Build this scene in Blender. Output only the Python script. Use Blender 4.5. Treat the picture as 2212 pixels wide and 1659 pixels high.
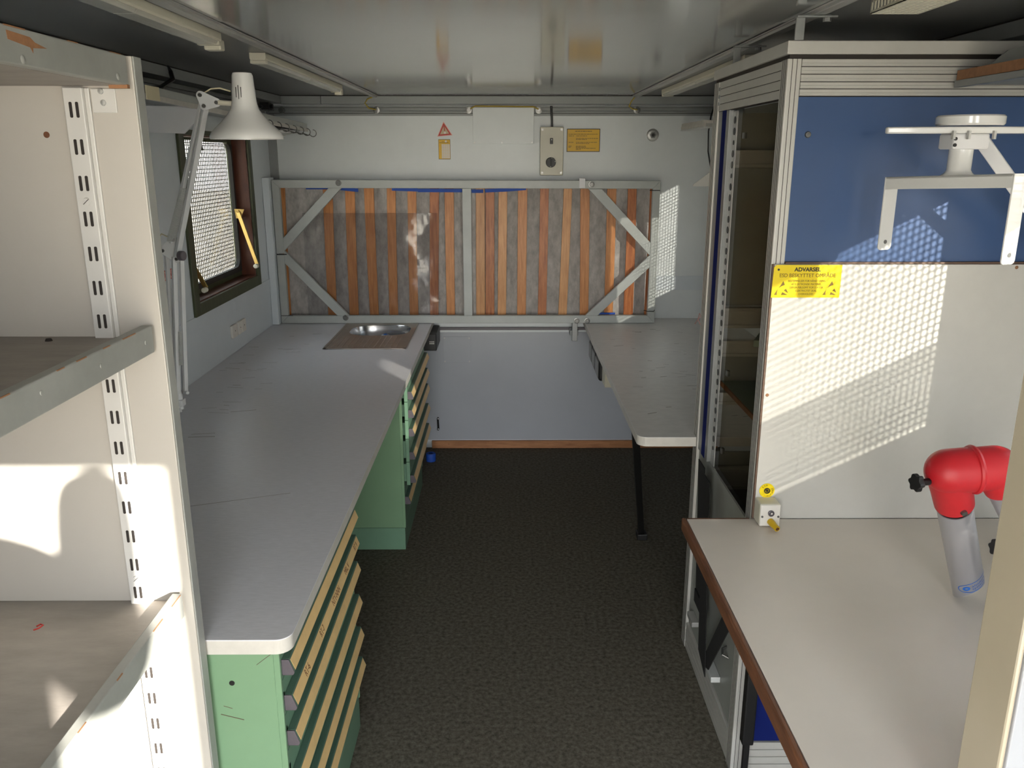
import bpy, bmesh, math, random
from mathutils import Vector, Matrix
random.seed(4)
R = math.radians
for o in list(bpy.data.objects):
    bpy.data.objects.remove(o)
C = bpy.context.scene.collection

# ------------------------------------------------------------------ camera
EYE = 1.681
cam_d = bpy.data.cameras.new('camera')
cam_d.sensor_fit = 'HORIZONTAL'
cam_d.sensor_width = 36.0
cam_d.lens = 36.0 * 1800.0 / 2212.0
cam_d.clip_start = 0.02
cam_d.clip_end = 300
cam = bpy.data.objects.new('camera', cam_d)
C.objects.link(cam)
cam.location = (0, 0, EYE)
cam.rotation_euler = (R(90 - 15.3615), 0, R(-0.307))
bpy.context.scene.camera = cam

# ------------------------------------------------------------------ light
SUN_DIR = Vector((-0.68, 1.0, -0.34)).normalized()
w = bpy.data.worlds.new('world')
bpy.context.scene.world = w
w.use_nodes = True
nt = w.node_tree
nt.nodes.clear()
wo = nt.nodes.new('ShaderNodeOutputWorld')
bg = nt.nodes.new('ShaderNodeBackground')
tc = nt.nodes.new('ShaderNodeTexCoord')
sep = nt.nodes.new('ShaderNodeSeparateXYZ')
rmp = nt.nodes.new('ShaderNodeValToRGB')
nt.links.new(tc.outputs['Generated'], sep.inputs[0])
nt.links.new(sep.outputs['Z'], rmp.inputs[0])
rmp.color_ramp.elements[0].position = 0.0
rmp.color_ramp.elements[0].color = (1.0, 0.97, 0.93, 1)
rmp.color_ramp.elements[1].position = 0.6
rmp.color_ramp.elements[1].color = (0.78, 0.89, 1.0, 1)
nt.links.new(rmp.outputs[0], bg.inputs[0])
bg.inputs[1].default_value = 10.0
nt.links.new(bg.outputs[0], wo.inputs[0])
sd = bpy.data.lights.new('sun', 'SUN')
sd.energy = 20.0
sd.angle = R(0.6)
sd.color = (1.0, 0.95, 0.86)
sun = bpy.data.objects.new('sun', sd)
C.objects.link(sun)
sun.rotation_euler = SUN_DIR.to_track_quat('-Z', 'Y').to_euler()
sun.location = (4, -6, 5)
vs = bpy.context.scene.view_settings
vs.view_transform = 'Standard'
vs.look = 'None'
vs.gamma = 1
vs.use_curve_mapping = False
vs.exposure = 0.68


def portal(x, y, z, sx, sy, rot):
    d = bpy.data.lights.new('daylight_portal', 'AREA')
    d.shape = 'RECTANGLE'
    d.size = sx
    d.size_y = sy
    d.cycles.is_portal = True
    o = bpy.data.objects.new('daylight_portal', d)
    C.objects.link(o)
    o.location = (x, y, z)
    o.rotation_euler = rot


# ------------------------------------------------------------------ materials
def lin(c):
    f = lambda v: v / 12.92 if v <= 0.04045 else ((v + 0.055) / 1.055) ** 2.4
    return (f(c[0] / 255), f(c[1] / 255), f(c[2] / 255), 1)


def mat(name, col, rough=0.5, metal=0.0, var=0.0, vscale=6.0, bump=0.0, bscale=60.0, stretch=(1, 1, 1), spec=0.5,
        col2=None, coat=0.0, contrast=(0.35, 0.65), rvar=0.0):
    m = bpy.data.materials.new(name)
    m.use_nodes = True
    t = m.node_tree
    b = t.nodes['Principled BSDF']
    b.inputs['Base Color'].default_value = lin(col)
    b.inputs['Roughness'].default_value = rough
    b.inputs['Metallic'].default_value = metal
    b.inputs['Specular IOR Level'].default_value = spec
    b.inputs['Coat Weight'].default_value = coat
    geo = t.nodes.new('ShaderNodeNewGeometry')
    mp = t.nodes.new('ShaderNodeMapping')
    mp.inputs['Scale'].default_value = stretch
    t.links.new(geo.outputs['Position'], mp.inputs[0])
    if var or col2 or rvar:
        n = t.nodes.new('ShaderNodeTexNoise')
        n.inputs['Scale'].default_value = vscale
        n.inputs['Detail'].default_value = 8
        n.inputs['Roughness'].default_value = 0.65
        t.links.new(mp.outputs[0], n.inputs['Vector'])
        r = t.nodes.new('ShaderNodeValToRGB')
        r.color_ramp.elements[0].position = contrast[0]
        r.color_ramp.elements[1].position = contrast[1]
        a = lin(col)
        if col2:
            c2 = lin(col2)
            r.color_ramp.elements[0].color = c2
            r.color_ramp.elements[1].color = a
        else:
            r.color_ramp.elements[0].color = (a[0] * (1 - var), a[1] * (1 - var), a[2] * (1 - var), 1)
            r.color_ramp.elements[1].color = (min(1, a[0] * (1 + var * .5)), min(1, a[1] * (1 + var * .5)), min(1, a[2] * (1 + var * .5)), 1)
        t.links.new(n.outputs['Fac'], r.inputs[0])
        if var or col2:
            t.links.new(r.outputs[0], b.inputs['Base Color'])
        if rvar:
            mr = t.nodes.new('ShaderNodeMapRange')
            mr.inputs[3].default_value = rough - rvar
            mr.inputs[4].default_value = rough + rvar
            t.links.new(n.outputs['Fac'], mr.inputs[0])
            t.links.new(mr.outputs[0], b.inputs['Roughness'])
    if bump:
        n2 = t.nodes.new('ShaderNodeTexNoise')
        n2.inputs['Scale'].default_value = bscale
        n2.inputs['Detail'].default_value = 6
        t.links.new(mp.outputs[0], n2.inputs['Vector'])
        bp = t.nodes.new('ShaderNodeBump')
        bp.inputs['Strength'].default_value = bump
        bp.inputs['Distance'].default_value = 0.002
        t.links.new(n2.outputs['Fac'], bp.inputs['Height'])
        t.links.new(bp.outputs[0], b.inputs['Normal'])
    return m


def clear_mat(name, tint, gloss=0.06, rough=0.05, bump=0.0, bscale=6, edge=0.5):
    """thin clear sheet: lets light straight through, with a weak gloss"""
    m = bpy.data.materials.new(name)
    m.use_nodes = True
    t = m.node_tree
    t.nodes.clear()
    out = t.nodes.new('ShaderNodeOutputMaterial')
    tr = t.nodes.new('ShaderNodeBsdfTransparent')
    tr.inputs[0].default_value = (*tint, 1)
    gl = t.nodes.new('ShaderNodeBsdfGlossy')
    gl.inputs['Roughness'].default_value = rough
    mx = t.nodes.new('ShaderNodeMixShader')
    lw = t.nodes.new('ShaderNodeLayerWeight')
    lw.inputs[0].default_value = 0.35
    ma = t.nodes.new('ShaderNodeMath')
    ma.operation = 'MULTIPLY_ADD'
    ma.inputs[1].default_value = edge
    ma.inputs[2].default_value = gloss
    t.links.new(lw.outputs['Fresnel'], ma.inputs[0])
    t.links.new(ma.outputs[0], mx.inputs[0])
    t.links.new(tr.outputs[0], mx.inputs[1])
    t.links.new(gl.outputs[0], mx.inputs[2])
    t.links.new(mx.outputs[0], out.inputs[0])
    if bump:
        geo = t.nodes.new('ShaderNodeNewGeometry')
        n = t.nodes.new('ShaderNodeTexNoise')
        n.inputs['Scale'].default_value = bscale
        n.inputs['Detail'].default_value = 3
        t.links.new(geo.outputs['Position'], n.inputs['Vector'])
        bp = t.nodes.new('ShaderNodeBump')
        bp.inputs['Strength'].default_value = bump
        bp.inputs['Distance'].default_value = 0.05
        t.links.new(n.outputs['Fac'], bp.inputs['Height'])
        t.links.new(bp.outputs[0], gl.inputs['Normal'])
    return m


M = {}
M['wall'] = mat('wall_paint', (221, 226, 227), 0.38, var=0.05, vscale=2.5, bump=0.05, bscale=30)
M['wall_side'] = mat('side_wall_paint', (211, 218, 223), 0.42, var=0.05, vscale=2.5)
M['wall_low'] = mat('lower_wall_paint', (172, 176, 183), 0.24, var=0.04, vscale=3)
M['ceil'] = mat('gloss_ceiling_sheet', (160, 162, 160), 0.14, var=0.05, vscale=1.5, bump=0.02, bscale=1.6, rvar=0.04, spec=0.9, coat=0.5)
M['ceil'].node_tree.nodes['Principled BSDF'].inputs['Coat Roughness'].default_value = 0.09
M['ceil_side'] = mat('darker_ceiling_sheet', (112, 114, 114), 0.3, var=0.05, vscale=1.5)
M['fascia'] = mat('grey_fascia_paint', (150, 154, 153), 0.45, var=0.06, vscale=4)
M['floor'] = mat('worn_carpet', (120, 114, 101), 0.95, col2=(62, 58, 50), vscale=70, bump=0.5, bscale=220, contrast=(0.30, 0.72), spec=0.2)
M['counter'] = mat('grey_laminate', (214, 213, 218), 0.32, var=0.10, vscale=60, stretch=(0.6, 3, 1), bump=0.05, bscale=120, rvar=0.08, contrast=(.3, .7))
M['desk'] = mat('pale_grey_laminate', (208, 206, 204), 0.36, var=0.10, vscale=22, stretch=(1, 2, 1), rvar=0.06, contrast=(.25, .6))
M['desk_cream'] = mat('cream_laminate', (222, 213, 203), 0.33, var=0.03, vscale=5, bump=0.02, bscale=90)
M['edge'] = mat('laminate_edge', (200, 196, 188), 0.4, var=0.08, vscale=20)
M['edge_wood'] = mat('brown_wood_edging', (128, 84, 58), 0.45, col2=(94, 60, 42), vscale=9, stretch=(8, 1, 8))
M['wood_strip'] = mat('oak_strip', (176, 122, 78), 0.45, col2=(140, 90, 52), vscale=8, stretch=(1, 8, 8))
M['green'] = mat('green_enamel', (118, 150, 118), 0.30, var=0.04, vscale=6, bump=0.02, bscale=20)
M['green_dark'] = mat('dark_green_enamel', (78, 104, 90), 0.32, var=0.06, vscale=10)
M['green_mid'] = mat('mid_green_enamel', (108, 142, 118), 0.30, var=0.05, vscale=10)
M['paper'] = mat('cream_label_paper', (222, 188, 132), 0.45, var=0.08, vscale=18)
M['ink'] = mat('pencil_ink', (120, 78, 50), 0.7)
M['plastic_grey'] = mat('dark_grey_plastic', (88, 82, 88), 0.35, var=0.08, vscale=40)
M['black'] = mat('black_plastic', (18, 18, 19), 0.45)
M['black_web'] = mat('black_webbing', (14, 13, 13), 0.9, bump=0.4, bscale=400)
M['alu'] = mat('anodised_aluminium', (186, 186, 184), 0.38, metal=0.55, var=0.06, vscale=12, stretch=(1, 1, .2))
M['alu_dark'] = mat('dull_rail_aluminium', (140, 142, 142), 0.4, metal=0.5, var=0.08, vscale=12)
M['alu_paint'] = mat('grey_painted_bar', (176, 180, 177), 0.4, var=0.07, vscale=9, bump=0.04, bscale=50)
M['profile'] = mat('cream_grey_profile', (198, 196, 190), 0.35, metal=0.25, var=0.05, vscale=10)
M['groove'] = mat('dark_groove', (40, 34, 30), 0.7)
M['blue'] = mat('blue_panel_paint', (60, 86, 130), 0.35, var=0.04, vscale=5, bump=0.05, bscale=300)
M['blue_deep'] = mat('deep_blue_strip', (18, 30, 92), 0.8, spec=0.1)
M['strap_blue'] = mat('blue_strap', (28, 76, 170), 0.6)
M['cab_white'] = mat('white_grey_board', (200, 198, 192), 0.32, var=0.04, vscale=8, bump=0.03, bscale=100)
M['cab_grey'] = mat('grey_board', (150, 152, 146), 0.5, var=0.08, vscale=8)
M['shelf_white'] = mat('cream_panel_paint', (184, 179, 171), 0.42, var=0.04, vscale=3, bump=0.04, bscale=60)
M['shelf_grey'] = mat('grey_lip_paint', (150, 151, 146), 0.5, var=0.12, vscale=7, bump=0.12, bscale=40)
M['shelf_top'] = mat('worn_shelf_top', (146, 139, 132), 0.55, var=0.22, vscale=8, stretch=(1, 3, 1), bump=0.1, bscale=60, contrast=(.25, .7))
M['chip'] = mat('chipped_wood', (152, 108, 74), 0.7, var=0.2, vscale=60)
M['upright'] = mat('white_steel_upright', (202, 200, 196), 0.35, var=0.03, vscale=10)
M['steel'] = mat('stainless_steel', (190, 190, 192), 0.22, metal=1.0, rvar=0.06, vscale=8)
M['steel_dull'] = mat('brushed_stainless', (178, 168, 158), 0.38, metal=0.85, var=0.1, vscale=12)
M['zinc'] = mat('zinc_bolt', (120, 120, 118), 0.35, metal=0.9, var=0.2, vscale=60)
M['felt'] = mat('grey_felt', (204, 200, 196), 0.95, col2=(146, 143, 139), vscale=34, bump=0.8, bscale=120, stretch=(1, 1, .5), contrast=(.25, .75))
M['slat1'] = mat('beech_slat', (206, 142, 84), 0.42, col2=(176, 110, 58), vscale=8, stretch=(12, 12, 1))
M['slat2'] = mat('dark_beech_slat', (194, 122, 70), 0.42, col2=(150, 82, 40), vscale=8, stretch=(12, 12, 1))
M['slat3'] = mat('pale_beech_slat', (214, 160, 106), 0.42, col2=(190, 132, 80), vscale=8, stretch=(12, 12, 1))
M['lamp_white'] = mat('white_lamp_enamel', (214, 214, 212), 0.18, coat=0.4)
M['rod_white'] = mat('white_rod', (208, 210, 211), 0.3)
M['cream'] = mat('cream_plastic', (218, 214, 196), 0.4, var=0.03, vscale=10)
M['cream_box'] = mat('cream_grey_box', (188, 184, 164), 0.32, var=0.03, vscale=6)
M['cream_post'] = mat('cream_gloss_paint', (190, 179, 158), 0.18, var=0.04, vscale=4, bump=0.15, bscale=25)
M['white_paint'] = mat('white_paint', (214, 214, 216), 0.4, var=0.03, vscale=4)
M['win_green'] = mat('olive_frame_paint', (62, 68, 40), 0.45, var=0.25, vscale=16, stretch=(1, 4, 1))
M['win_black'] = mat('rubber_gasket', (26, 27, 23), 0.5)
M['win_brown'] = mat('varnished_reveal', (104, 58, 38), 0.4, col2=(74, 38, 26), vscale=6, stretch=(6, 6, 1))
M['brass'] = mat('brass', (200, 172, 104), 0.32, metal=0.8, var=0.1, vscale=20)
M['yellow'] = mat('yellow_sign', (236, 210, 20), 0.35)
M['yellow2'] = mat('amber_sign', (226, 178, 16), 0.4)
M['sign_black'] = mat('sign_black', (34, 30, 18), 0.5)
M['sign_text'] = mat('sign_brown_text', (120, 92, 16), 0.5)
M['sign_red'] = mat('sign_red', (186, 52, 46), 0.5)
M['sign_pink'] = mat('sign_pink', (226, 168, 158), 0.5)
M['sign_white'] = mat('sign_white', (226, 222, 214), 0.5)
M['sign_beige'] = mat('sign_beige', (196, 178, 146), 0.5)
M['red'] = mat('red_plastic', (190, 30, 40), 0.42, var=0.05, vscale=12, bump=0.05, bscale=200)
M['tube'] = mat('silver_tube', (182, 182, 188), 0.28, metal=0.6)
M['logo_blue'] = mat('logo_blue', (30, 100, 190), 0.4)
M['knob_yellow'] = mat('yellow_plug_plastic', (206, 168, 20), 0.35)
M['tape'] = mat('cream_tape', (222, 212, 180), 0.6)
M['wire_y'] = mat('yellow_wire', (178, 156, 62), 0.5)
M['clear'] = clear_mat('sun_dimming_glass', (0.78, 0.78, 0.76), 0.02)  # grey tint put into the panes to dim the incoming sun
M['smoke'] = clear_mat('smoked_acrylic', (0.70, 0.67, 0.60), 0.0, 0.2, edge=0.05)
M['film'] = clear_mat('plastic_film', (0.80, 0.80, 0.81), 0.03, 0.12, bump=0.22, bscale=4.5)
M['diffuser'] = mat('ribbed_diffuser', (196, 196, 186), 0.25, var=0.1, vscale=30, stretch=(1, .1, 1))
M['grey_mesh'] = mat('mesh_wire', (96, 92, 88), 0.6)
M['ground'] = mat('gravel', (196, 180, 156), 0.9, var=0.2, vscale=3)
M['crystal'] = mat('crystal_knob', (196, 204, 214), 0.08, spec=1.0, metal=0.3)
M['scuff'] = mat('scuffed_laminate', (150, 144, 140), 0.6)
M['brown_gap'] = mat('brown_board_edge', (104, 82, 68), 0.6)
M['alu_end'] = mat('white_alu', (206, 208, 206), 0.35, metal=0.2)
M['post_white'] = mat('post_white_face', (172, 174, 180), 0.4)
M['skin'] = mat('skin', (205, 160, 135), 0.55)
M['cloth'] = mat('dark_jacket', (48, 54, 66), 0.85)
M['hair'] = mat('brown_hair', (60, 42, 30), 0.7)

# ------------------------------------------------------------------ mesh helpers
WPOS = {}


class MB:
    def __init__(s):
        s.v = []
        s.f = []
        s.sm = []

    def add(s, vs_, fs, smooth=False):
        o = len(s.v)
        s.v += [Vector(p) for p in vs_]
        s.f += [tuple(i + o for i in f) for f in fs]
        s.sm += [smooth] * len(fs)
        return s

    def box(s, x0, x1, y0, y1, z0, z1):
        v = [(x0, y0, z0), (x1, y0, z0), (x1, y1, z0), (x0, y1, z0), (x0, y0, z1), (x1, y0, z1), (x1, y1, z1), (x0, y1, z1)]
        return s.add(v, [(0, 3, 2, 1), (4, 5, 6, 7), (0, 1, 5, 4), (1, 2, 6, 5), (2, 3, 7, 6), (3, 0, 4, 7)])

    def hexa(s, a, b):
        """a, b: four corners each"""
        v = list(a) + list(b)
        return s.add(v, [(0, 3, 2, 1), (4, 5, 6, 7), (0, 1, 5, 4), (1, 2, 6, 5), (2, 3, 7, 6), (3, 0, 4, 7)])

    def bar(s, p0, p1, wdt, thk, up=(0, 0, 1)):
        p0 = Vector(p0)
        p1 = Vector(p1)
        d = (p1 - p0).normalized()
        u = Vector(up)
        sd_ = d.cross(u)
        if sd_.length < 1e-5:
            sd_ = d.cross(Vector((1, 0, 0)))
        sd_.normalize()
        u = sd_.cross(d).normalized()
        q = lambda p: [p - sd_ * wdt / 2 - u * thk / 2, p + sd_ * wdt / 2 - u * thk / 2, p + sd_ * wdt / 2 + u * thk / 2, p - sd_ * wdt / 2 + u * thk / 2]
        return s.hexa(q(p0), q(p1))

    def prism(s, pts, axis, a0, a1):
        """polygon pts in the two other axes, extruded along axis"""
        def mk(p, a):
            if axis == 'x':
                return (a, p[0], p[1])
            if axis == 'y':
                return (p[0], a, p[1])
            return (p[0], p[1], a)
        n = len(pts)
        v = [mk(p, a0) for p in pts] + [mk(p, a1) for p in pts]
        f = [tuple(range(n)), tuple(range(2 * n - 1, n - 1, -1))] + [(i, i + n, (i + 1) % n + n, (i + 1) % n) for i in range(n)]
        return s.add(v, f)

    def cyl(s, p0, p1, r0, r1=None, n=20, smooth=True):
        return s.tube([p0, p1], [r0, r0 if r1 is None else r1], n, smooth)

    def tube(s, pts, rad, n=10, smooth=True, caps=True):
        pts = [Vector(p) for p in pts]
        if not isinstance(rad, (list, tuple)):
            rad = [rad] * len(pts)
        ref = Vector((0, 0, 1))
        d0 = (pts[1] - pts[0]).normalized()
        if abs(d0.dot(ref)) > .95:
            ref = Vector((1, 0, 0))
        vs_, fs = [], []
        for i, p in enumerate(pts):
            d = (pts[min(i + 1, len(pts) - 1)] - pts[max(i - 1, 0)]).normalized()
            a = (ref - d * ref.dot(d)).normalized()
            ref = a
            b = d.cross(a)
            for k in range(n):
                t = 2 * math.pi * k / n
                vs_.append(p + (a * math.cos(t) + b * math.sin(t)) * rad[i])
        for i in range(len(pts) - 1):
            for k in range(n):
                fs.append((i * n + k, i * n + (k + 1) % n, (i + 1) * n + (k + 1) % n, (i + 1) * n + k))
        s.add(vs_, fs, smooth)
        if caps:
            o = len(s.v) - len(vs_)
            s.f.append(tuple(o + k for k in range(n))[::-1])
            s.f.append(tuple(o + (len(pts) - 1) * n + k for k in range(n)))
            s.sm += [False, False]
        return s

    def lathe(s, prof, c, n=32, ax=(0, 0, 1), cap=False):
        ax = Vector(ax).normalized()
        q = ax.to_track_quat('Z', 'Y')
        c = Vector(c)
        vs_, fs = [], []
        for (r, h) in prof:
            for k in range(n):
                t = 2 * math.pi * k / n
                vs_.append(c + q @ Vector((r * math.cos(t), r * math.sin(t), h)))
        for i in range(len(prof) - 1):
            for k in range(n):
                fs.append((i * n + k, i * n + (k + 1) % n, (i + 1) * n + (k + 1) % n, (i + 1) * n + k))
        s.add(vs_, fs, True)
        if cap:
            o = len(s.v) - len(vs_)
            s.f.append(tuple(o + k for k in range(n))[::-1])
            s.f.append(tuple(o + (len(prof) - 1) * n + k for k in range(n)))
            s.sm += [False, False]
        return s

    def build(s, name, m, parent=None, bevel=0.0, seg=2, sharp=35):
        me = bpy.data.meshes.new(name)
        xs = [p.x for p in s.v]
        ys = [p.y for p in s.v]
        zs = [p.z for p in s.v]
        org = Vector(((min(xs) + max(xs)) / 2, (min(ys) + max(ys)) / 2, min(zs)))
        me.from_pydata([p - org for p in s.v], [], s.f)
        bm = bmesh.new()
        bm.from_mesh(me)
        bmesh.ops.recalc_face_normals(bm, faces=bm.faces)
        bm.to_mesh(me)
        bm.free()
        for i, p in enumerate(me.polygons):
            p.use_smooth = s.sm[i]
        if any(s.sm):
            me.set_sharp_from_angle(angle=R(sharp))
        me.materials.append(M[m] if isinstance(m, str) else m)
        o = bpy.data.objects.new(name, me)
        C.objects.link(o)
        WPOS[o.name] = org
        if parent:
            o.parent = parent
            o.location = org - WPOS[parent.name]
        else:
            o.location = org
        if bevel:
            bv = o.modifiers.new('bevel', 'BEVEL')
            bv.width = bevel
            bv.segments = seg
            bv.limit_method = 'ANGLE'
            bv.angle_limit = R(40)
        return o


def tag(o, label, cat, group=None):
    o['label'] = label
    o['category'] = cat
    if group:
        o['group'] = group
    return o


def thing(name, label, cat, loc, group=None):
    o = bpy.data.objects.new(name, None)
    o.empty_display_size = 0.05
    C.objects.link(o)
    o.location = loc
    WPOS[o.name] = Vector(loc)
    return tag(o, label, cat, group)


def struct(o):
    o['kind'] = 'structure'
    return o


def copy_thing(src, delta, label, group=None, mat_swap=None):
    """copy of a thing with copies of its parts and sub-parts"""
    c = src.copy()
    C.objects.link(c)
    c.location = src.location + Vector(delta)
    WPOS[c.name] = WPOS[src.name] + Vector(delta)
    c['label'] = label
    if group:
        c['group'] = group

    def rec(a, b):
        for ch in [x for x in bpy.data.objects if x.parent == a]:
            d = ch.copy()
            C.objects.link(d)
            d.parent = b
            WPOS[d.name] = WPOS[ch.name] + Vector(delta)
            rec(ch, d)
    rec(src, c)
    return c


def text(body, size, loc, rot, m, parent, name='lettering', align='CENTER', ext=0.0003, sx=1.0, warp=None, bold=0.0):
    cu = bpy.data.curves.new(name, 'FONT')
    cu.body = body
    cu.size = size
    cu.align_x = align
    cu.align_y = 'CENTER'
    cu.extrude = ext
    cu.offset = bold
    tmp = bpy.data.objects.new('tmp_text', cu)
    C.objects.link(tmp)
    dg = bpy.context.evaluated_depsgraph_get()
    dg.update()
    me = bpy.data.meshes.new_from_object(tmp.evaluated_get(dg))
    bpy.data.objects.remove(tmp)
    mtx = Matrix.Translation(Vector(loc)) @ (rot.to_4x4() if isinstance(rot, Matrix) else Matrix.Rotation(0, 4, 'X') @ rot)
    vs_ = []
    for v in me.vertices:
        p = Vector((v.co.x * sx, v.co.y, v.co.z))
        vs_.append(warp(p) if warp else mtx @ p)
    mb = MB()
    mb.add(vs_, [tuple(p.vertices) for p in me.polygons])
    bpy.data.meshes.remove(me)
    return mb.build(name, m, parent)


FRONT = Matrix.Rotation(R(90), 4, 'X')                                   # readable from -y
FACE_X = Matrix.Rotation(R(90), 4, 'Z') @ Matrix.Rotation(R(90), 4, 'X')   # readable from +x

# ------------------------------------------------------------------ the setting
XL, XR, YB, YF, ZT = -1.29, 1.27, 4.694, -0.70, 1.985
struct(MB().box(XL - .12, XR + .12, YF - .1, YB + .1, -.08, 0).build('floor', 'floor'))
# ceiling: one glossy middle sheet, two side sheets in darker, less glossy grey
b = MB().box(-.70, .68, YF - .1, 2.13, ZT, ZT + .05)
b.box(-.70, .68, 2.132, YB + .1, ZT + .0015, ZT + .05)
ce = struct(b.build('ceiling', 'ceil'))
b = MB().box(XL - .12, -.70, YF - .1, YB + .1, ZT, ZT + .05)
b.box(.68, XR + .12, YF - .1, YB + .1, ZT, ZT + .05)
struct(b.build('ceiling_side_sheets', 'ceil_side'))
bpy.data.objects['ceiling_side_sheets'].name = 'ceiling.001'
# back wall
struct(MB().box(XL - .12, XR + .12, YB, YB + .1, 0, ZT).build('wall_back', 'wall'))
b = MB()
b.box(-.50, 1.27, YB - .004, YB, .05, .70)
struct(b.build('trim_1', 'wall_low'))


def wall_with_holes(name, x0, x1, holes, m):
    b = MB()
    ys = [YF - .1]
    for (a, c) in holes:
        ys += [a, c]
    ys.append(YB)
    z0, z1 = 1.085, 1.76
    for i in range(len(ys) - 1):
        if i % 2 == 0:
            b.box(x0, x1, ys[i], ys[i + 1], 0, ZT)
        else:
            b.box(x0, x1, ys[i], ys[i + 1], 0, z0)
            b.box(x0, x1, ys[i], ys[i + 1], z1, ZT)
    return struct(b.build(name, m))


wall_with_holes('wall_left', XL - .10, XL, [(3.44, 4.28)], 'wall_side')
wall_with_holes('wall_right', XR, XR + .10, [(0.68, 1.64), (3.39, 4.23)], 'wall_side')
# wall behind the camera with the open doorway
b = MB()
DX0, DX1, DZ = -.60, .858, 1.88
b.box(XL - .12, DX0, YF - .08, YF, 0, ZT)
b.box(DX1, XR + .12, YF - .08, YF, 0, ZT)
b.box(DX0, DX1, YF - .08, YF, DZ, ZT)
struct(b.build('wall_front', 'wall_side'))
struct(MB().box(-60, 60, -60, 60, -.75, -.70).build('ground', 'ground'))
portal(.129, YF - .04, .945, 1.46, 1.89, (R(90), 0, 0))
portal(XL - .05, 3.86, 1.43, .70, .86, (0, R(-90), 0))
portal(XR + .05, 3.81, 1.43, .70, .86, (0, R(90), 0))
portal(XR + .05, 1.16, 1.43, .70, .98, (0, R(90), 0))

# wooden skirting and grey skirting
b = MB().box(-.45, 1.25, YB - .016, YB, 0, .046)
for i in range(7):
    b.cyl((-.35 + .24 * i, YB - .018, .026), (-.35 + .24 * i, YB - .015, .026), .004, n=10)
struct(b.build('baseboard_back', 'wood_strip', bevel=.002))
# ceiling strips (aluminium cover rails running into the room)
for i, x in enumerate((-.70, .68)):
    b = MB().box(x - .013, x + .013, YF, YB - .05, ZT - .010, ZT)
    b.box(x - .019, x + .019, YF, YB - .05, ZT - .003, ZT)
    struct(b.build('trim_%d' % (2 + i), 'alu', bevel=.002))
    g = MB().box(x - .024 if x < 0 else x + .019, x - .019 if x < 0 else x + .024, YF, YB - .05, ZT - .0022, ZT - .0002)
    struct(g.build('trim_%d' % (4 + i), 'groove'))
# fascia strips under the ceiling edge
b = MB()
b.box(XL, XL + .095, YF, YB, 1.945, ZT - .004)
b.box(XR - .095, XR, YF, YB, 1.945, ZT - .004)
b.box(XL + .095, -.985, YB - .055, YB, 1.941, ZT - .004)
b.box(-.983, XR - .095, YB - .055, YB, 1.941, ZT - .004)
struct(b.build('trim_6', 'fascia', bevel=.0015))
b = MB()
b.box(XL, XL + .093, YF, YB, ZT - .004, ZT)
b.box(XR - .093, XR, YF, YB, ZT - .004, ZT)
b.box(XL, XR, YB - .053, YB, ZT - .004, ZT)
struct(b.build('trim_7', 'groove'))
# corner strip in the back left corner
struct(MB().box(XL, XL + .045, YB - .012, YB, .782, 1.93).build('trim_8', 'alu_dark', bevel=.001))
# flat cable duct covers on the walls
b = MB().box(.80, .922, YB - .005, YB, .944, 1.023)
b.box(.924, XR, YB - .005, YB, .944, 1.023)
b.box(XL, XL + .004, 3.05, 3.9, .97, 1.035)
b.box(XL, XL + .004, 3.902, 4.60, .97, 1.035)
struct(b.build('trim_9', 'wall_side', bevel=.001))

# lashing rail along the back wall and clamps
rail = thing('lashing_rail', 'long grey metal lashing rail along the top of the back wall', 'rail', (0, YB, 1.89))
b = MB().box(XL + .02, XR, YB - .022, YB, 1.925, 1.934)
b.box(XL + .02, XR, YB - .008, YB, 1.906, 1.925)
b.box(XL + .02, XR, YB - .024, YB, 1.897, 1.906)
b.box(XL + .02, XR, YB - .006, YB, 1.884, 1.897)
b.build('rail_profile', 'fascia', rail, bevel=.001)
b = MB().box(XL + .02, XR, YB - .0225, YB - .0205, 1.9235, 1.9255)
b.box(XL + .02, XR, YB - .0245, YB - .0235, 1.895, 1.8975)
b.build('shadow_gap', 'groove', rail)
for px in (-1.20, -.697, -.206, .168, .692):
    bb = MB().lathe([(0, .0), (.018, .0), (.018, .006), (.009, .007), (.009, .013), (0, .013)], (px, YB - .022, 1.912), 18, (0, -1, 0))
    cl = bb.build('clamp_bolt', 'zinc', rail)
# dull side rails on the left wall just under the fascia
b = MB()
b.box(XL, XL + .028, 1.42, 4.60, 1.926, 1.943)
b.box(XL, XL + .036, 1.42, 4.60, 1.902, 1.912)
b.box(XL, XL + .018, 1.42, 4.60, 1.890, 1.926)
b.box(XL, XL + .030, 1.42, 4.60, 1.884, 1.890)
tag(b.build('lashing_rail', 'alu_dark', bevel=.001), 'dull aluminium lashing rail high on the left wall above the window', 'rail')
b = MB().box(XL + .03, XL + .075, 4.47, 4.53, 1.905, 1.94)
b.cyl((XL + .075, 4.5, 1.922), (XL + .09, 4.5, 1.922), .012, n=8)
b.cyl((XL + .04, 4.44, 1.918), (XL + .04, 4.56, 1.918), .008, n=10)
tag(b.build('rail_clamp', 'black'), 'small dark rail clamp in the back left corner under the ceiling', 'clamp')
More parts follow.
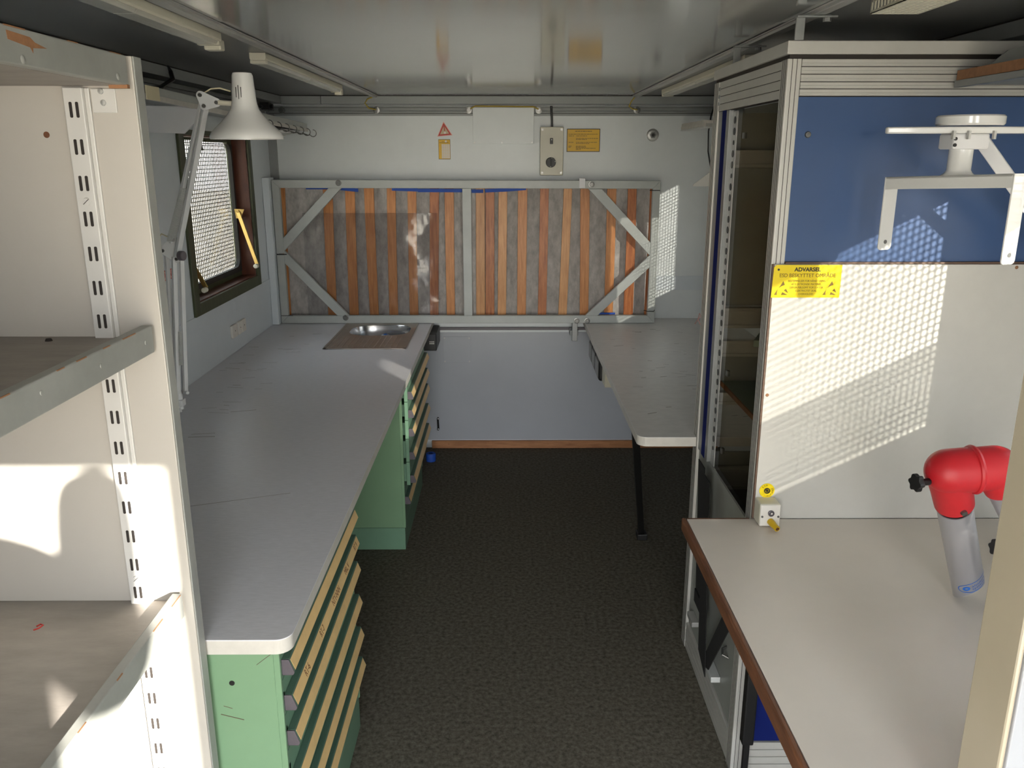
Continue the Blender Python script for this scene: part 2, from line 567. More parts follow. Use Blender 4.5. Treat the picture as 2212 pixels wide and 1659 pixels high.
# earth wires
for nm, pts, lab in (
        ('earth_wire', [(-.196, YB - .04, 1.918), (-.17, YB - .035, 1.932), (0, YB - .03, 1.931), (.14, YB - .035, 1.928), (.166, YB - .04, 1.916)],
         'yellow earth wire running between two rail clamps above the blank cover plate'),
        ('earth_wire', [(-.71, YB - .07, 1.974), (-.735, YB - .07, 1.965), (-.75, YB - .065, 1.945), (-.735, YB - .045, 1.921), (-.697, YB - .036, 1.914)],
         'yellow earth wire hanging from the end of the left ceiling strip'),
        ('earth_wire', [(.67, YB - .07, 1.974), (.655, YB - .065, 1.955), (.645, YB - .05, 1.93), (.665, YB - .04, 1.918), (.692, YB - .036, 1.914)],
         'yellow earth wire hanging from the end of the right ceiling strip')):
    tag(MB().tube(pts, .0035, 8).build(nm, 'wire_y'), lab, 'wire', 'yellow earth wires along the back rail')


# ------------------------------------------------------------------ windows
def window(n, side, dy, detail, wide=0.0):
    """side -1: left wall, +1: right wall; dy shifts the whole window"""
    xw = XL if side < 0 else XR
    s = side
    X = lambda d: xw + s * d             # d > 0: outwards
    y0, y1, z0, z1 = 3.44 + dy - wide, 4.28 + dy, 1.085, 1.76
    w_ = thing('window_%d' % n, '', '', (xw, (y0 + y1) / 2, z0))
    del w_['label'], w_['category']
    struct(w_)

    def bx(b, d0, d1, *r):
        a, c = X(d0), X(d1)
        return b.box(min(a, c), max(a, c), *r)
    fr = MB()
    for r in ((y0 - .055, y0, z0 - .05, z1 + .02), (y1, y1 + .045, z0 - .05, z1 + .02), (y0, y1, z0 - .05, z0), (y0, y1, z1, z1 + .02)):
        bx(fr, -.012, 0, *r)
    fr.build('outer_frame', 'win_green', w_, bevel=.002)
    rv = MB()
    for r in ((y0, y0 + .006, z0, z1), (y1 - .006, y1, z0, z1), (y0, y1, z0, z0 + .006), (y0, y1, z1 - .006, z1)):
        bx(rv, 0, .085, *r)
    rv.build('reveal', 'win_brown', w_)
    # sash with rounded opening
    gy0, gy1, gz0, gz1 = y0 + .05, y1 - .05, z0 + (.090 if wide else .055), z1 - .026
    rad = .05
    inner = []
    for (cy, cz, a0) in ((gy1 - rad, gz1 - rad, 0), (gy0 + rad, gz1 - rad, 90), (gy0 + rad, gz0 + rad, 180), (gy1 - rad, gz0 + rad, 270)):
        for k in range(7):
            t = R(a0 + 15 * k)
            inner.append((cy + rad * math.cos(t), cz + rad * math.sin(t)))

    def ring(outer_off, inn_off, d0, d1, name, m, parent):
        b = MB()
        oy0, oy1, oz0, oz1 = y0 + outer_off, y1 - outer_off, z0 + outer_off, z1 - outer_off
        outp = []
        cy, cz = (gy0 + gy1) / 2, (gz0 + gz1) / 2
        innp = []
        for q_ in range(4):
            arc = inner[q_ * 7:q_ * 7 + 7]
            S_, E_ = arc[0], arc[6]
            so_ = [(oy1, S_[1]), (S_[0], oz1), (oy0, S_[1]), (S_[0], oz0)][q_]
            co_ = [(oy1, oz1), (oy0, oz1), (oy0, oz0), (oy1, oz0)][q_]
            eo_ = [(E_[0], oz1), (oy0, E_[1]), (E_[0], oz0), (oy1, E_[1])][q_]
            for k in range(7):
                f0, f1 = (so_, co_) if k <= 3 else (co_, eo_)
                s0 = k / 3 if k <= 3 else (k - 3) / 3
                outp.append((f0[0] + (f1[0] - f0[0]) * s0, f0[1] + (f1[1] - f0[1]) * s0))
                innp.append((cy + (arc[k][0] - cy) * (1 - inn_off), cz + (arc[k][1] - cz) * (1 - inn_off)))
        N = len(inner)
        v = [(X(d0), *p) for p in innp] + [(X(d0), *p) for p in outp] + [(X(d1), *p) for p in innp] + [(X(d1), *p) for p in outp]
        f = []
        for i in range(N):
            j = (i + 1) % N
            f += [(i, j, N + j, N + i), (2 * N + i, 3 * N + i, 3 * N + j, 2 * N + j), (i, 2 * N + i, 2 * N + j, j), (N + i, N + j, 3 * N + j, 3 * N + i)]
        b.add(v, f)
        # corner fills of the outer rectangle
        b.build(name, m, parent)
        # corner pieces
    ring(.004, -.03, .070, .088, 'sash', 'win_green', w_)
    ring(.006 if wide else .030, 0.0, .060, .078, 'gasket', 'win_black', w_)
    g = MB()
    v = [(X(.080), *p) for p in inner] + [(X(.084), *p) for p in inner]
    N = len(inner)
    g.add(v, [tuple(range(N)), tuple(range(2 * N - 1, N - 1, -1))] + [(i, N + i, N + (i + 1) % N, (i + 1) % N) for i in range(N)])
    g.build('pane', 'clear', w_)
    ms = MB()
    step = .022
    k = 0
    yy = y0 + .01
    while yy < y1:
        x_ = X(.10)
        ms.tube([(x_, yy, z0), (x_, yy, z1)], .0028, 5, caps=False)
        yy += step
    zz = z0 + .008
    while zz < z1:
        ms.tube([(X(.103), y0, zz), (X(.103), y1, zz)], .0026, 5, caps=False)
        zz += .0175
    ms.build('guard_mesh', 'grey_mesh', w_)
    if side > 0:  # thin bars added outside the right panes to weaken the sun patches
        lv = MB()
        zz = 1.210 if wide else 1.09
        while zz < (1.42 if wide else 1.755):
            bx(lv, .112, .114, y0, y1, zz, zz + (.0034 if wide else .0022))
            zz += .006
        lv.build('sun_dimmer_bars', 'win_black', w_)
    if detail:
        for (p0, p1, lab) in (((-1.339, 4.225, 1.411), (-1.258, 4.205, 1.150), 0), ((-1.342, 3.49, 1.300), (-1.258, 3.47, 1.145), 1)):
            st = MB().bar(p0, p1, .006, .019, (0, 0, 1))
            so = st.build('stay', 'brass', w_, bevel=.001)
            MB().cyl((p1[0] + .002, p1[1] - .012, p1[2] - .004), (p1[0] + .002, p1[1] - .04, p1[2] - .004), .011, n=16).build('stay_knob', 'cream', so, bevel=.002)
            pl = MB().prism([(p0[0] - .018, p0[2] + .012), (p0[0] + .03, p0[2] + .010), (p0[0] + .010, p0[2] - .034), (p0[0] - .012, p0[2] - .034)], 'y', p0[1] + .004, p0[1] + .008)
            pl.cyl((p0[0], p0[1] - .008, p0[2]), (p0[0], p0[1] + .006, p0[2]), .006, n=12)
            pl.build('stay_plate', 'brass', so)
        ht = MB().tube([(-1.30, 3.58, 1.742), (-1.25, 3.60, 1.738), (-1.25, 3.86, 1.738), (-1.30, 3.88, 1.742)], .005, 8)
        ht.bar((-1.285, 3.60, 1.745), (-1.265, 3.60, 1.700), .02, .006)
        ht.build('latch_bar', 'win_green', w_)
    return w_


window(1, -1, 0, True)
window(2, 1, -.05, False)
window(3, 1, 0.80 - 3.44, False, .12)
for i, (yy, w_) in enumerate(((3.844, .075), (3.925, .055), (3.985, .06))):
    o = MB().box(XL, XL + .012, yy - w_ / 2 + .002, yy + w_ / 2 - .002, .855, .915)
    so = o.build('wall_socket', 'sign_white', bevel=.003)
    tag(so, ['white blank socket plate on the left wall, nearest of the three', 'white socket plate in the middle of the three on the left wall',
             'white socket plate on the left wall, nearest the bed frame'][i], 'socket', 'socket plates on the left wall')
    MB().cyl((XL + .012, yy, .886), (XL + .0135, yy, .886), .003, n=8).build('screw', 'zinc', so)
# red framed sticker
st = thing('wall_sticker', 'small red lettered sticker on the left wall beside the window', 'sticker', (XL, 3.168, 1.225))
MB().box(XL, XL + .0008, 3.10, 3.21, 1.224, 1.262).build('backing', 'sign_pink', st)
b = MB().box(XL + .0008, XL + .0014, 3.10, 3.21, 1.2585, 1.262)
b.box(XL + .0008, XL + .0014, 3.10, 3.21, 1.224, 1.2275)
b.build('border', 'sign_red', st)
text('OGAN', .034, (XL + .0012, 3.160, 1.243), FACE_X, 'sign_red', st, sx=.82)

# ------------------------------------------------------------------ left wall shelf above the window
sh = thing('wall_shelf', 'long pale shelf with metal hooks high on the left wall over the window', 'shelf', (-1.17, 3.5, 1.80))
A, B_ = (-1.05, 2.50), (-1.05, 4.50)
b = MB()
b.hexa([(XL, 2.5, 1.866), (-1.05, 2.5, 1.866), (-1.05, 4.5, 1.836), (XL, 4.5, 1.836)],
       [(XL, 2.5, 1.872), (-1.05, 2.5, 1.872), (-1.05, 4.5, 1.842), (XL, 4.5, 1.842)])
b.build('board', 'fascia', sh)
b = MB().hexa([(-1.056, 2.45, 1.856), (-1.046, 2.45, 1.856), (-1.046, 2.45, 1.879), (-1.056, 2.45, 1.879)],
              [(-1.056, 4.56, 1.815), (-1.046, 4.56, 1.815), (-1.046, 4.56, 1.838), (-1.056, 4.56, 1.838)])
b.build('front_strip', 'alu_paint', sh)
b = MB().hexa([(-1.056, 2.45, 1.840), (-1.042, 2.45, 1.840), (-1.042, 2.45, 1.855), (-1.056, 2.45, 1.855)],
              [(-1.056, 4.56, 1.799), (-1.042, 4.56, 1.799), (-1.042, 4.56, 1.814), (-1.056, 4.56, 1.814)])
b.build('front_rail', 'edge', sh)
MB().prism([(XL, 1.842), (-1.05, 1.838), (-1.02, 1.812), (-1.093, 1.751), (-1.16, 1.753), (XL, 1.756)], 'y', 2.94, 2.955).build('bracket', 'white_paint', sh, bevel=.001)
MB().prism([(XL, 1.83), (-1.07, 1.825), (-1.045, 1.798), (-1.13, 1.775), (XL, 1.775)], 'y', 4.40, 4.41).build('bracket', 'fascia', sh, bevel=.001)
MB().box(XL + .03, -1.06, 4.1, 4.52, 1.79, 1.80).build('hook_plate', 'white_paint', sh)
for i in range(7):
    yy = 3.62 + .135 * i
    zz = 1.834 - (yy - 2.5) * .0205
    pts = [(-1.045, yy, zz - .004), (-1.015, yy + .012, zz - .016)]
    for k in range(9):
        t = R(-150 + 30 * k)
        pts.append((-.993 + .017 * math.cos(t), yy + .02, zz - .006 + .017 * math.sin(t)))
    hk = MB().tube(pts, .0022, 6).build('hook', 'zinc', sh)
tag(MB().box(-1.044, -1.040, 2.545, 2.64, 1.836, 1.876).build('tape_piece', 'tape', bevel=.001), 'crumpled cream tape stuck on the front strip of the left wall shelf', 'tape')
tag(MB().tube([(-1.20, 3.13, 1.984), (-1.19, 3.14, 1.965), (-1.17, 3.10, 1.935), (-1.17, 2.98, 1.900), (-1.18, 2.85, 1.884), (-1.2, 2.7, 1.876)], .008, 8).build('black_cable', 'black'),
    'short black cable dropping from the ceiling to the left wall shelf', 'cable')

# ------------------------------------------------------------------ ceiling lights


def striplight(x0, x1, y0, y1, label, capend):
    t = thing('strip_light', label, 'ceiling light', ((x0 + x1) / 2, (y0 + y1) / 2, 1.943), 'cream strip lights on the ceiling')
    b = MB().prism([(x0, ZT - .0005), (x1, ZT - .0005), (x1, 1.968), (x1 - .002, 1.963), (x0 + .002, 1.963), (x0, 1.968)], 'y', y0, y1)
    b.build('housing', 'cream', t, bevel=.001)
    b = MB()
    ym = (y0 + y1) / 2
    for (a_, c_) in ((y0 + .03, ym - .003), (ym + .003, y1 - .02)):
        b.prism([(x0 + .003, 1.963), (x1 - .003, 1.963), (x1 - .008, 1.954), (x0 + .008, 1.954)], 'y', a_, c_)
    b.build('diffuser', 'diffuser', t, bevel=.001)
    for yy in ((y0, y0 + .028), (y1 - .018, y1)):
        MB().box(x0 + .001, x1 - .001, yy[0], yy[1], 1.953, 1.963).build('end_cap', 'cream', t, bevel=.002)
    if capend:
        MB().box(x0 + .012, x1 - .004, y1, y1 + .035, 1.943, 1.970).build('socket_cap', 'cream', t, bevel=.004)
    return t


striplight(-.796, -.736, 1.30, 2.31, 'cream strip light on the left of the ceiling, nearer the camera', True)
striplight(-.793, -.743, 2.74, 3.98, 'cream strip light on the left of the ceiling, nearer the back wall', True)
striplight(.743, .800, 2.78, 4.24, 'cream strip light on the right of the ceiling beside the tall cabinet', False)
# guarded lamp at the right
gl = thing('guarded_lamp', 'cream lamp behind a slotted metal guard on the ceiling at the right', 'ceiling light', (.78, 1.4, 1.9556))
gx0, gx1, gy0_, gy1_, gz0_ = .734, .832, .99, 1.82, 1.9556
b = MB()
for i in range(55):
    yy = gy1_ - .004 - i * .0150
    b.box(gx0, gx0 + .002, yy - .003, yy + .003, gz0_ + .004, ZT - .003)
    b.box(gx1 - .002, gx1, yy - .003, yy + .003, gz0_ + .004, ZT - .003)
    b.box(gx0, gx1, yy - .0035, yy + .0035, gz0_, gz0_ + .002)
for i in range(8):
    xx = gx0 + i * (gx1 - gx0 - .007) / 7
    b.box(xx, xx + .007, gy0_, gy1_, gz0_ + .0002, gz0_ + .0022)
for x_ in (gx0, gx1 - .002):
    b.box(x_, x_ + .002, gy0_, gy1_, gz0_, gz0_ + .006)
    b.box(x_, x_ + .002, gy0_, gy1_, ZT - .008, ZT - .001)
b.build('guard', 'cream', gl)
MB().box(gx0 + .018, gx1 - .018, gy0_ + .03, gy1_ - .03, 1.964, ZT - .001).build('housing', 'diffuser', gl, bevel=.004)

# ------------------------------------------------------------------ things on the back wall
D = YB
t = thing('warning_sticker', 'triangular red bordered warning sticker with exclamation mark on the back wall', 'sticker', (-.34, D, 1.78))
tri = [(-.343, 1.853), (-.377, 1.778), (-.298, 1.785)]


def shrink(p, k):
    cx = sum(a[0] for a in p) / 3
    cy = sum(a[1] for a in p) / 3
    return [(cx + (a[0] - cx) * k, cy + (a[1] - cy) * k) for a in p]


MB().prism(shrink(tri, 1.04), 'y', D - .0006, D).build('border', 'sign_pink', t)
MB().prism(shrink(tri, .90), 'y', D - .0010, D - .0006).build('red_band', 'sign_red', t)
MB().prism(shrink(tri, .62), 'y', D - .0014, D - .0010).build('field', 'sign_beige', t)
b = MB().prism([(-.3435, 1.832), (-.3385, 1.832), (-.3352, 1.806), (-.3402, 1.806)], 'y', D - .0018, D - .0014)
b.build('exclamation_bar', 'sign_red', t)
MB().cyl((-.3365, D - .0018, 1.797), (-.3365, D - .0014, 1.797), .0062, n=16).build('exclamation_dot', 'sign_white', t)
t = thing('inspection_label', 'small yellow tabular label with white grid below the triangular sticker', 'label', (-.34, D, 1.659))
MB().box(-.373, -.309, D - .0006, D, 1.659, 1.763).build('backing', 'sign_black', t)
MB().box(-.3715, -.3105, D - .0010, D - .0006, 1.661, 1.761).build('yellow_field', 'yellow2', t)
b = MB()
for r_ in range(13):
    for c_ in range(4):
        b.box(-.356 + c_ * .0112, -.3455 + c_ * .0112, D - .0014, D - .0010, 1.6635 + r_ * .0058, 1.6685 + r_ * .0058)
b.build('grid', 'sign_white', t)
b = MB().box(-.368, -.318, D - .0014, D - .0010, 1.7435, 1.746)
b.box(-.355, -.343, D - .0014, D - .0010, 1.751, 1.7525)
b.build('heading_line', 'sign_text', t)
MB().cyl((-.3325, D - .0016, 1.7525), (-.3325, D - .0010, 1.7525), .0055, n=12).build('hole', 'sign_white', t)

t = thing('notice_sign', 'yellow notice sign with dark border and small print on the back wall', 'sign', (.41, D, 1.698))
MB().box(.321, .501, D - .002, D, 1.698, 1.818).build('border', 'sign_black', t)
MB().box(.3245, .4975, D - .0026, D - .002, 1.7015, 1.8145).build('field', 'yellow2', t)
b = MB()
random.seed(9)


def words(b, x, xe, z, h):
    while x < xe - .004:
        l = random.uniform(.006, .020)
        b.box(x, min(x + l, xe), D - .0030, D - .0026, z, z + h)
        x += l + .0022


words(b, .366, .456, 1.8030, .0034)
words(b, .331, .487, 1.7885, .0026)
words(b, .331, .360, 1.7795, .0026)
words(b, .372, .434, 1.7795, .0026)
words(b, .371, .490, 1.7665, .0026)
words(b, .371, .430, 1.7605, .0026)
words(b, .331, .360, 1.7460, .0026)
words(b, .371, .485, 1.7460, .0026)
words(b, .371, .443, 1.7400, .0026)
words(b, .331, .348, 1.7260, .0026)
words(b, .331, .345, 1.7205, .0026)
words(b, .371, .425, 1.7260, .0026)
words(b, .371, .426, 1.7205, .0026)
words(b, .371, .484, 1.7150, .0026)
words(b, .371, .398, 1.7090, .0026)
b.build('print', 'sign_text', t)

t = thing('cover_plate', 'large blank grey cover plate screwed to the back wall under the rail', 'panel', (-.02, D, 1.739))
MB().box(-.184, .142, D - .0300, D - .0265, 1.739, 1.925).build('plate', 'wall', t, bevel=.001)
MB().box(-.182, .140, D - .0264, D - .0005, 1.741, 1.880).build('box_rim', 'wall', t)
for x_ in (-.175, -.028, .132):
    MB().cyl((x_, D - .033, 1.746), (x_, D - .030, 1.746), .0045, n=10).build('screw', 'alu', t)
t = thing('cover_plate', 'small square blank plate low on the back wall', 'panel', (-.29, D, .521))
MB().box(-.371, -.213, D - .008, D - .003, .521, .675).build('plate', 'wall_low', t, bevel=.001)
for x_ in (-.363, -.221):
    for z_ in (.529, .667):
        MB().cyl((x_, D - .0105, z_), (x_, D - .008, z_), .0045, n=10).build('screw', 'alu', t)
t = thing('door_pull', 'small vertical dark pull handle low on the back wall', 'handle', (-.41, D, .12))
MB().tube([(-.411, D - .003, .185), (-.411, D - .022, .183), (-.409, D - .022, .124), (-.409, D - .003, .122)], .0055, 8).build('grip', 'black', t)
for z_ in (.186, .121):
    MB().lathe([(0, 0), (.007, 0), (.006, .004), (0, .006)], (-.410, D - .024, z_), 12, (0, -1, 0)).build('screw', 'zinc', t)

t = thing('switch_box', 'cream grey switch box with a black rotary knob on the back wall', 'switch box', (.238, D, 1.575))
MB().box(.176, .300, D - .055, D - .0005, 1.575, 1.826).build('housing', 'cream_box', t, bevel=.003)
MB().box(.2285, .2435, D - .075, D - .055, 1.738, 1.768).build('rocker', 'black', t, bevel=.002)
MB().cyl((.236, D - .0765, 1.760), (.236, D - .075, 1.760), .0025, n=10).build('indicator', 'sign_white', t)
k_ = MB().lathe([(.027, 0), (.027, .006), (.024, .016), (.0, .016)], (.234, D - .055, 1.643), 28, (0, -1, 0)).build('knob', 'black', t)
MB().box(.230, .238, D - .083, D - .071, 1.622, 1.664).build('grip', 'black', k_, bevel=.002)
b = MB()
for a_ in (80, 10, -95):
    b.box(.234 + .0225 * math.cos(R(a_)) - .0018, .234 + .0225 * math.cos(R(a_)) + .0018, D - .0735, D - .071, 1.643 + .0225 * math.sin(R(a_)) - .0018, 1.643 + .0225 * math.sin(R(a_)) + .0018)
b.build('marks', 'sign_white', k_)
for x_ in (.187, .289):
    for z_ in (1.589, 1.812):
        MB().cyl((x_, D - .057, z_), (x_, D - .055, z_), .006, n=12).build('screw', 'alu', t)
tag(MB().tube([(.234, D - .030, 1.932), (.235, D - .034, 1.90), (.238, D - .036, 1.86), (.239, D - .034, 1.826)], .006, 10).build('black_cable', 'black'),
    'black cable dropping from the rail into the switch box', 'cable')
t = thing('round_outlet', 'round metal outlet fitting on the back wall at the right', 'outlet', (.785, D, 1.75))
MB().lathe([(0, 0), (.033, 0), (.033, .003), (.028, .007), (.020, .008)], (.785, D, 1.785), 30, (0, -1, 0), cap=True).build('flange', 'alu', t)
MB().lathe([(.017, .008), (.017, .016), (.009, .016), (.009, .009), (0, .009)], (.785, D, 1.785), 6, (0, -1, 0)).build('nut', 'zinc', t)
MB().cyl((.785, D - .0175, 1.785), (.785, D - .012, 1.785), .009, n=16).build('bore', 'black', t)

# ------------------------------------------------------------------ left counter, sink, drawer cabinets
YC0, YC1, XC = 1.417, YB - .002, -.420
t = thing('worktop', 'long grey laminate worktop on the left with a small sink at its far end', 'worktop', (-.85, 3, .75))


def slab(b, z0, z1, ox=0.0):
    r_ = .03
    x1 = XC - ox
    y0 = YC0 + ox
    arc = [(x1 - r_ + r_ * math.sin(R(a)), y0 + r_ - r_ * math.cos(R(a))) for a in range(0, 91, 10)]
    b.prism([(XL + .001, y0)] + arc + [(x1, 3.94), (XL + .001, 3.94)], 'z', z0, z1)
    # around the basin
    b.box(XL + .001, -.86, 3.94, YC1, z0, z1)
    b.box(-.515, x1, 3.94, YC1, z0, z1)
    b.box(-.86, -.515, 3.94, 4.19, z0, z1)
    b.box(-.86, -.515, 4.50, YC1, z0, z1)
    return b


slab(MB(), .7495, .7795, .0012).build('edge_band', 'edge', t)
slab(MB(), .7797, .782).build('laminate', 'counter', t)
b = MB()
for i in range(34):
    # worn scratches near the wall
    x = random.uniform(-1.26, -1.0)
    y = random.uniform(2.6, 4.3)
    l = random.uniform(.02, .09)
    b.bar((x, y, .7822), (x + l, y + l * random.uniform(-.3, .3), .7822), random.uniform(.001, .004), .0004)
b.bar((-.93, 2.02, .7822), (-.60, 2.14, .7822), .0018, .0004)
b.build('scratches', 'scuff', t)

# sink
t = thing('sink', 'small stainless steel sink with ribbed drainer set in the left worktop', 'sink', (-.69, 4.22, .66))
b = MB()
# plate with an oval hole
px0, px1, py0, py1 = -.888, -.491, 3.905, 4.53
cx_, cy_, rx_, ry_ = -.675, 4.350, .158, .140
N = 48


def oval(k, sx=1.0):
    a = 2 * math.pi * k / N
    c_, s_ = math.cos(a), math.sin(a)
    e = 2 / 3.0
    return (cx_ + rx_ * sx * math.copysign(abs(c_) ** e, c_), cy_ + ry_ * sx * math.copysign(abs(s_) ** e, s_))


inn = [oval(k) for k in range(N)]
outp = []
for (x, y) in inn:
    dx, dy = x - cx_, y - cy_
    kk = min(((px1 - cx_) / dx) if dx > 1e-6 else 99, ((px0 - cx_) / dx) if dx < -1e-6 else 99, ((py1 - cy_) / dy) if dy > 1e-6 else 99, ((py0 - cy_) / dy) if dy < -1e-6 else 99)
    outp.append((cx_ + dx * kk, cy_ + dy * kk))
v = [(*p, .7845) for p in inn] + [(*p, .7845) for p in outp] + [(*p, .7825) for p in outp]
f = []
for i in range(N):
    j = (i + 1) % N
    f += [(i, j, N + j, N + i), (N + i, N + j, 2 * N + j, 2 * N + i)]
b.add(v, f)
b.box(px0, px0 + .10, py0, py0 + .10, .7825, .7844)
b.box(px1 - .10, px1, py0, py0 + .10, .7825, .7844)
b.box(px0, px0 + .06, py1 - .1, py1, .7825, .7844)
b.box(px1 - .012, px1, py0, py1, .7845, .7865)
b.box(px0, px0 + .012, py0, py1, .7845, .7865)
b.box(px0, px1, py0, py0 + .012, .7845, .7865)
b.build('plate', 'steel_dull', t)
b = MB()
for i in range(13):
    x = -.855 + i * .026
    b.cyl((x, 3.945, .7840), (x, 4.185, .7840), .0032, n=8)
b.build('drainer_ribs', 'steel_dull', t)
b = MB()
rings = [(1.0, .7845), (.985, .780), (.965, .74), (.93, .69), (.85, .668), (.6, .664), (.1, .662)]
v, f = [], []
for (sx, z) in rings:
    v += [(*oval(k, sx), z) for k in range(N)]
for i in range(len(rings) - 1):
    for k in range(N):
        f.append((i * N + k, i * N + (k + 1) % N, (i + 1) * N + (k + 1) % N, (i + 1) * N + k))
b.add(v, f, True)
b.build('basin', 'steel', t, sharp=60)
MB().cyl((-.70, 4.33, .663), (-.70, 4.33, .667), .022, n=20).build('waste', 'black', t)
t = thing('crystal_knob', 'clear faceted tap knob lying in the sink', 'knob', (-.66, 4.40, .70))
b = MB().lathe([(.0, .03), (.018, .03), (.030, .022), (.034, .010), (.026, .0), (0, 0)], (-.658, 4.40, .72), 10)
b.build('head', 'crystal', t, sharp=10)
MB().cyl((-.658, 4.40, .668), (-.658, 4.40, .722), .009, n=12).build('stem', 'steel', t)
MB().cyl((-.658, 4.40, .750), (-.658, 4.40, .753), .010, n=14).build('cap', 'logo_blue', t)


HZ = [.721, .640, .557, .452, .345, .245]


def drawer_cab(name, label, y0, opened, texts):
    x0, x1 = -1.15, -.447
    y1 = y0 + .75
    t = thing(name, label, 'drawer cabinet', ((x0 + x1) / 2, (y0 + y1) / 2, 0), 'green drawer cabinets under the left worktop')
    b = MB()
    b.box(x0, x1 - .012, y0, y0 + .02, .105, .7485)
    b.box(x0, x1 - .012, y1 - .02, y1, .105, .7485)
    b.box(x0, x0 + .02, y0 + .02, y1 - .02, .105, .7485)
    b.box(x0, x1 - .012, y0 + .02, y1 - .02, .735, .7485)
    # corner flange
    b.box(x1 - .012, x1, y0, y0 + .008, .105, .7485)
    b.box(x1 - .012, x1, y1 - .008, y1, .105, .7485)
    b.build('carcass', 'green', t, bevel=.001)
    b = MB().box(x0, x1 - .004, y0, y1, .0, .1035)
    b.build('plinth', 'green_mid', t, bevel=.001)
    b = MB()
    for z_ in (.66, .58, .49, .38, .28, .18):
        b.box(x1 - .03, x1 - .010, y0 + .009, y0 + .028, z_ - .018, z_ + .022)
        b.box(x1 - .010, x1 - .001, y0 + .011, y0 + .02, z_ - .03, z_ - .012)
    b.build('slides', 'green_mid', t)
    b = MB()
    for z_ in (.69, .61, .52, .41, .31, .21):
        b.box(x1 - .028, x1 - .004, y0 + .0085, y0 + .02, z_ - .012, z_ + .008)
    b.build('slot_openings', 'black', t)
    b = MB().cyl((-.544, y0 - .001, .678), (-.544, y0 + .003, .678), .0055, n=16)
    b.build('hole', 'black', t)
    if not opened:
        b = MB().bar((-.492, y0 - .0005, .719), (-.456, y0 - .0005, .748), .0006, .0015, (0, 1, 0))
        b.bar((-.572, y0 - .0005, .607), (-.527, y0 - .0005, .594), .0006, .0022, (0, 1, 0))
        b.bar((-.565, y0 - .0005, .626), (-.548, y0 - .0005, .620), .0006, .0010, (0, 1, 0))
        b.build('scratches', 'brown_gap', t)
    edges = [.7485] + [z - .045 for z in HZ[:-1]] + []
    for i, z in enumerate(HZ):
        off = .026 if (opened and i < 5) else 0.0
        xf = x1 + off
        zt_ = (HZ[i - 1] - .046) if i else .742
        zb_ = z - .044
        if i == 5:
            zb_ = .115
        dr = MB().box(xf - .016, xf - .001, y0 + .010, y1 - .010, zb_, zt_)
        if opened:
            dr.box(x1 - .3, xf - .016, y0 + .03, y1 - .03, zb_ + .01, zt_ - .015)
        d = dr.build('drawer', 'green_mid', t, bevel=.001)
        # handle: a ledge along the whole drawer
        h = MB().prism([(xf - .001, z), (xf + .014, z), (xf + .024, z - .028), (xf + .020, z - .034), (xf - .001, z - .034)], 'y', y0 + .016, y1 - .004)
        hd = h.build('handle', 'green_dark', d, bevel=.0012)
        lab = MB().hexa([(xf + .0152, y0 + .020, z - .0035), (xf + .0157, y0 + .020, z - .0033), (xf + .0245, y0 + .020, z - .0265), (xf + .0240, y0 + .020, z - .0267)],
                        [(xf + .0152, y1 - .008, z - .0035), (xf + .0157, y1 - .008, z - .0033), (xf + .0245, y1 - .008, z - .0265), (xf + .0240, y1 - .008, z - .0267)])
        lb = lab.build('label_strip', 'paper', d)
        cp = MB().prism([(xf - .001, z), (xf + .0140, z), (xf + .0240, z - .0285), (xf + .021, z - .0345), (xf - .001, z - .0345)], 'y', y0 + .012, y0 + .016)
        cp.build('end_cap', 'plastic_grey', d, bevel=.001)
        if texts and i == 1:
            nrm = Vector((.023, 0, .0093)).normalized()
            upv = Vector((-.0093, 0, .023)).normalized()
            rotm = Matrix(((0, upv.x, nrm.x, 0), (1, upv.y, nrm.y, 0), (0, upv.z, nrm.z, 0), (0, 0, 0, 1)))
            for (s_, yy) in texts:
                pz = Vector((xf + .0202, yy, z - .0148))
                text(s_, .022, pz, rotm, 'ink', d, ext=.0002, sx=.8)
    return t


drawer_cab('drawer_cabinet', 'green drawer cabinet under the near end of the worktop, cream label strips', 1.430, False,
           [('RT-6', 1.552), ('RT-7', 1.70), ('NTY-NNN', 1.86), ('MRL V', 2.00), ('RT 9', 2.13)])
drawer_cab('drawer_cabinet', 'green drawer cabinet farther along the worktop, its drawers slightly open', 3.36, True, None)

# things near the floor / under the counter
t = thing('black_box', 'black plastic box under the far end of the worktop beside the back wall', 'box', (-.45, 4.52, .654))
MB().box(-.505, -.386, 4.42, 4.66, .654, .748).build('case', 'black', t, bevel=.004)
b = MB()
for z_ in (.704, .697, .692):
    b.box(-.425, -.398, 4.4185, 4.42, z_, z_ + .0022)
b.build('marking', 'sign_white', t)
b = MB().lathe([(.012, 0), (.027, 0), (.028, .004), (.028, .040), (.026, .046), (.013, .046)], (-.438, 4.47, .0), 18)
bo = b.build('blue_cap', 'strap_blue')
tag(bo, 'small bright blue plastic cap on the floor beside the far drawer cabinet', 'cap')

# ------------------------------------------------------------------ slatted frame on the worktops
fr = thing('slatted_frame', 'grey metal framed slatted bed base standing on edge against the back wall', 'slatted bed frame', (-.2, 4.57, .783))
YFc = 4.535   # front face
BT = .03
x0, x1, zb, zt_ = -1.248, .812, .784, 1.555


def pr(pts, y0_=YFc, y1_=YFc + BT):
    return MB().prism(pts, 'y', y0_, y1_)


